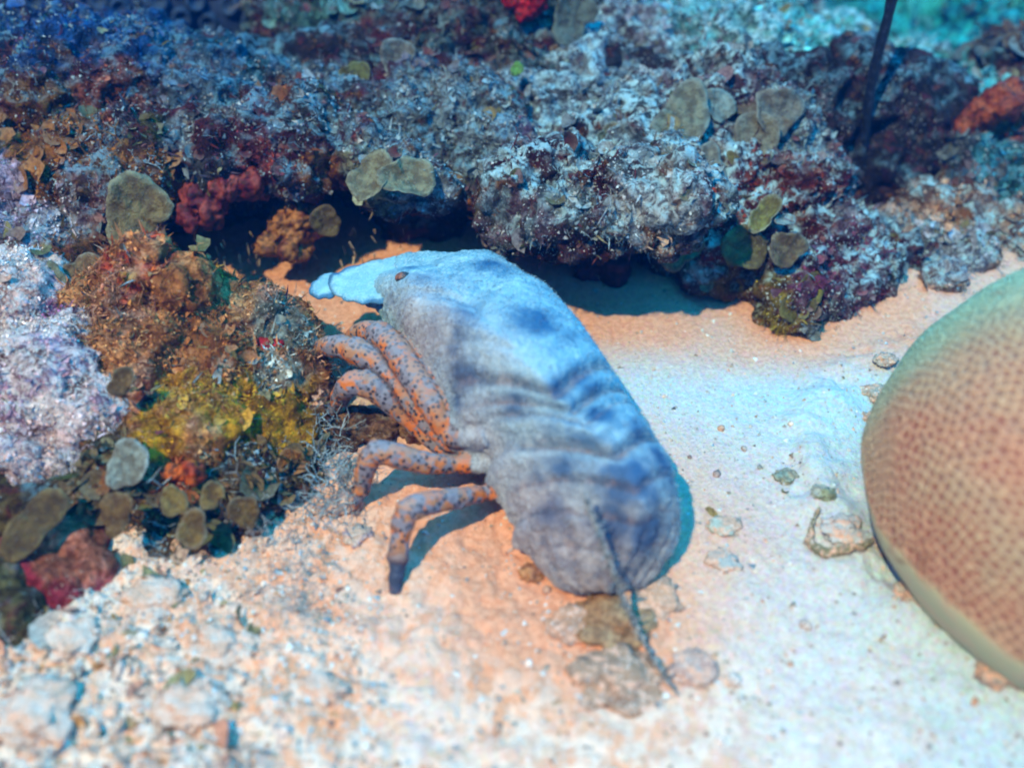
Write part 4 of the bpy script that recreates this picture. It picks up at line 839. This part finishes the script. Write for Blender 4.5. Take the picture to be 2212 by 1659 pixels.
# grit on the sand
def gscatter(N, tm, size, pal, wts, dens, tilt, lift=0):
    P = []; 
    while len(P) < N:
        px, py = random.uniform(-120, 2330), random.uniform(540, 1800); p = atz(px, py, 0)
        if random.random() < dens(px, py, p): P.append((p[0], p[1]))
    P = np.array(P); z = sand_h(P[:, 0], P[:, 1]); pos = np.column_stack([P, z+lift])
    return scatter('', tm, pos, np.tile((0, 0, 1.), (N, 1)), size*.85*np.clip(RNG.lognormal(0, .5, N), .3, 3), pick(N, pal, wts), tilt)
leftd = lambda px, py, p: (1. if px < 700 + .35*(py-1100) else .22) if py > 1050 else .25
build_stuff('coral_grit', [gscatter(13000, grain(), .0009, [(.8, .78, .76), (.75, .55, .42), (.55, .47, .45), (.35, .28, .26), (.8, .5, .4)], [4, 3, 1.0, .3, 1], leftd, .5),
    gscatter(600, (ICO1[0]*np.array((1, .8, .6)), [(a, b, c, c) for a, b, c in ICO1[1]], np.ones(len(ICO1[0]))), .0016, [(.95, .70, .58), (.85, .45, .30), (.5, .30, .24)], [4, 2, .5], leftd, .5)],
    'coarse white and orange coral grit over the sand', 'leaf', 'grit')
roughd = lambda px, py, p: (1. if (px < 560 and py > 1120) else .012)
build_stuff('leafy_debris', [gscatter(450, fan(), .0034, [(.30, .24, .10), (.55, .26, .10), (.9, .6, .45), (.65, .30, .2)], [2, 1.2, 3, 1.4], roughd, .7), gscatter(700, fork(), .004, [(.9, .68, .58), (.55, .32, .2)], [2, 1], roughd, .7)], 'small curled leaf and twig scraps on the rubbly ground low left', 'leaf', 'debris')
# thin pale filaments in the gap beside the boulder and hanging in the cave
def fil(N, box, size, col):
    P = np.array([atz(random.uniform(box[0], box[1]), random.uniform(box[2], box[3]), random.uniform(.0, .02)) for _ in range(N)])
    return scatter('', fork(), P, np.tile((-.2, -.4, 1.), (N, 1)), np.full(N, size), pick(N, [col], [1]), .9)
build_stuff('branching_hydroids', [fil(170, (665, 760, 780, 1120), .0085, (.45, .5, .5)), fil(90, (560, 700, 1080, 1330), .006, (.5, .42, .38))], 'pale branching threads in the blue gap between boulder and legs', 'leaf', 'hydroids')
P_ = np.array([aty(random.uniform(380, 900), random.uniform(480, 570), random.uniform(.085, .10)) for _ in range(60)])
build_stuff('hanging_threads', [scatter('', blade(), P_, np.tile((.1, -.1, -1.), (60, 1)), np.full(60, .006), pick(60, [(.5, .33, .2)], [1]), .25)], 'short tan threads hanging from the cave roof', 'leaf', 'threads')

# ------------------------------------------------------------ haze: sea water
def haze():
    V = np.array([(x, y, z) for x in (-6.9, 6.9) for y in (-6.9, 6.9) for z in (-1.6, .62)]); F = np.array([(0, 1, 3, 2), (4, 6, 7, 5), (0, 4, 5, 1), (2, 3, 7, 6), (0, 2, 6, 4), (1, 5, 7, 3)])
    me = mesh_np('haze', V, F, 4, smoothf=False); m = bpy.data.materials.new('haze'); m.use_nodes = True; t = m.node_tree; t.nodes.clear()
    o = t.nodes.new('ShaderNodeOutputMaterial'); p = t.nodes.new('ShaderNodeVolumePrincipled'); t.links.new(p.outputs[0], o.inputs['Volume'])
    p.inputs['Color'].default_value = (.0, .035, .12, 1); p.inputs['Absorption Color'].default_value = (.03, .78, .98, 1); p.inputs['Density'].default_value = .75; p.inputs['Anisotropy'].default_value = .3
    me.materials.append(m); return tag(link('haze', me), kind='stuff')
haze()
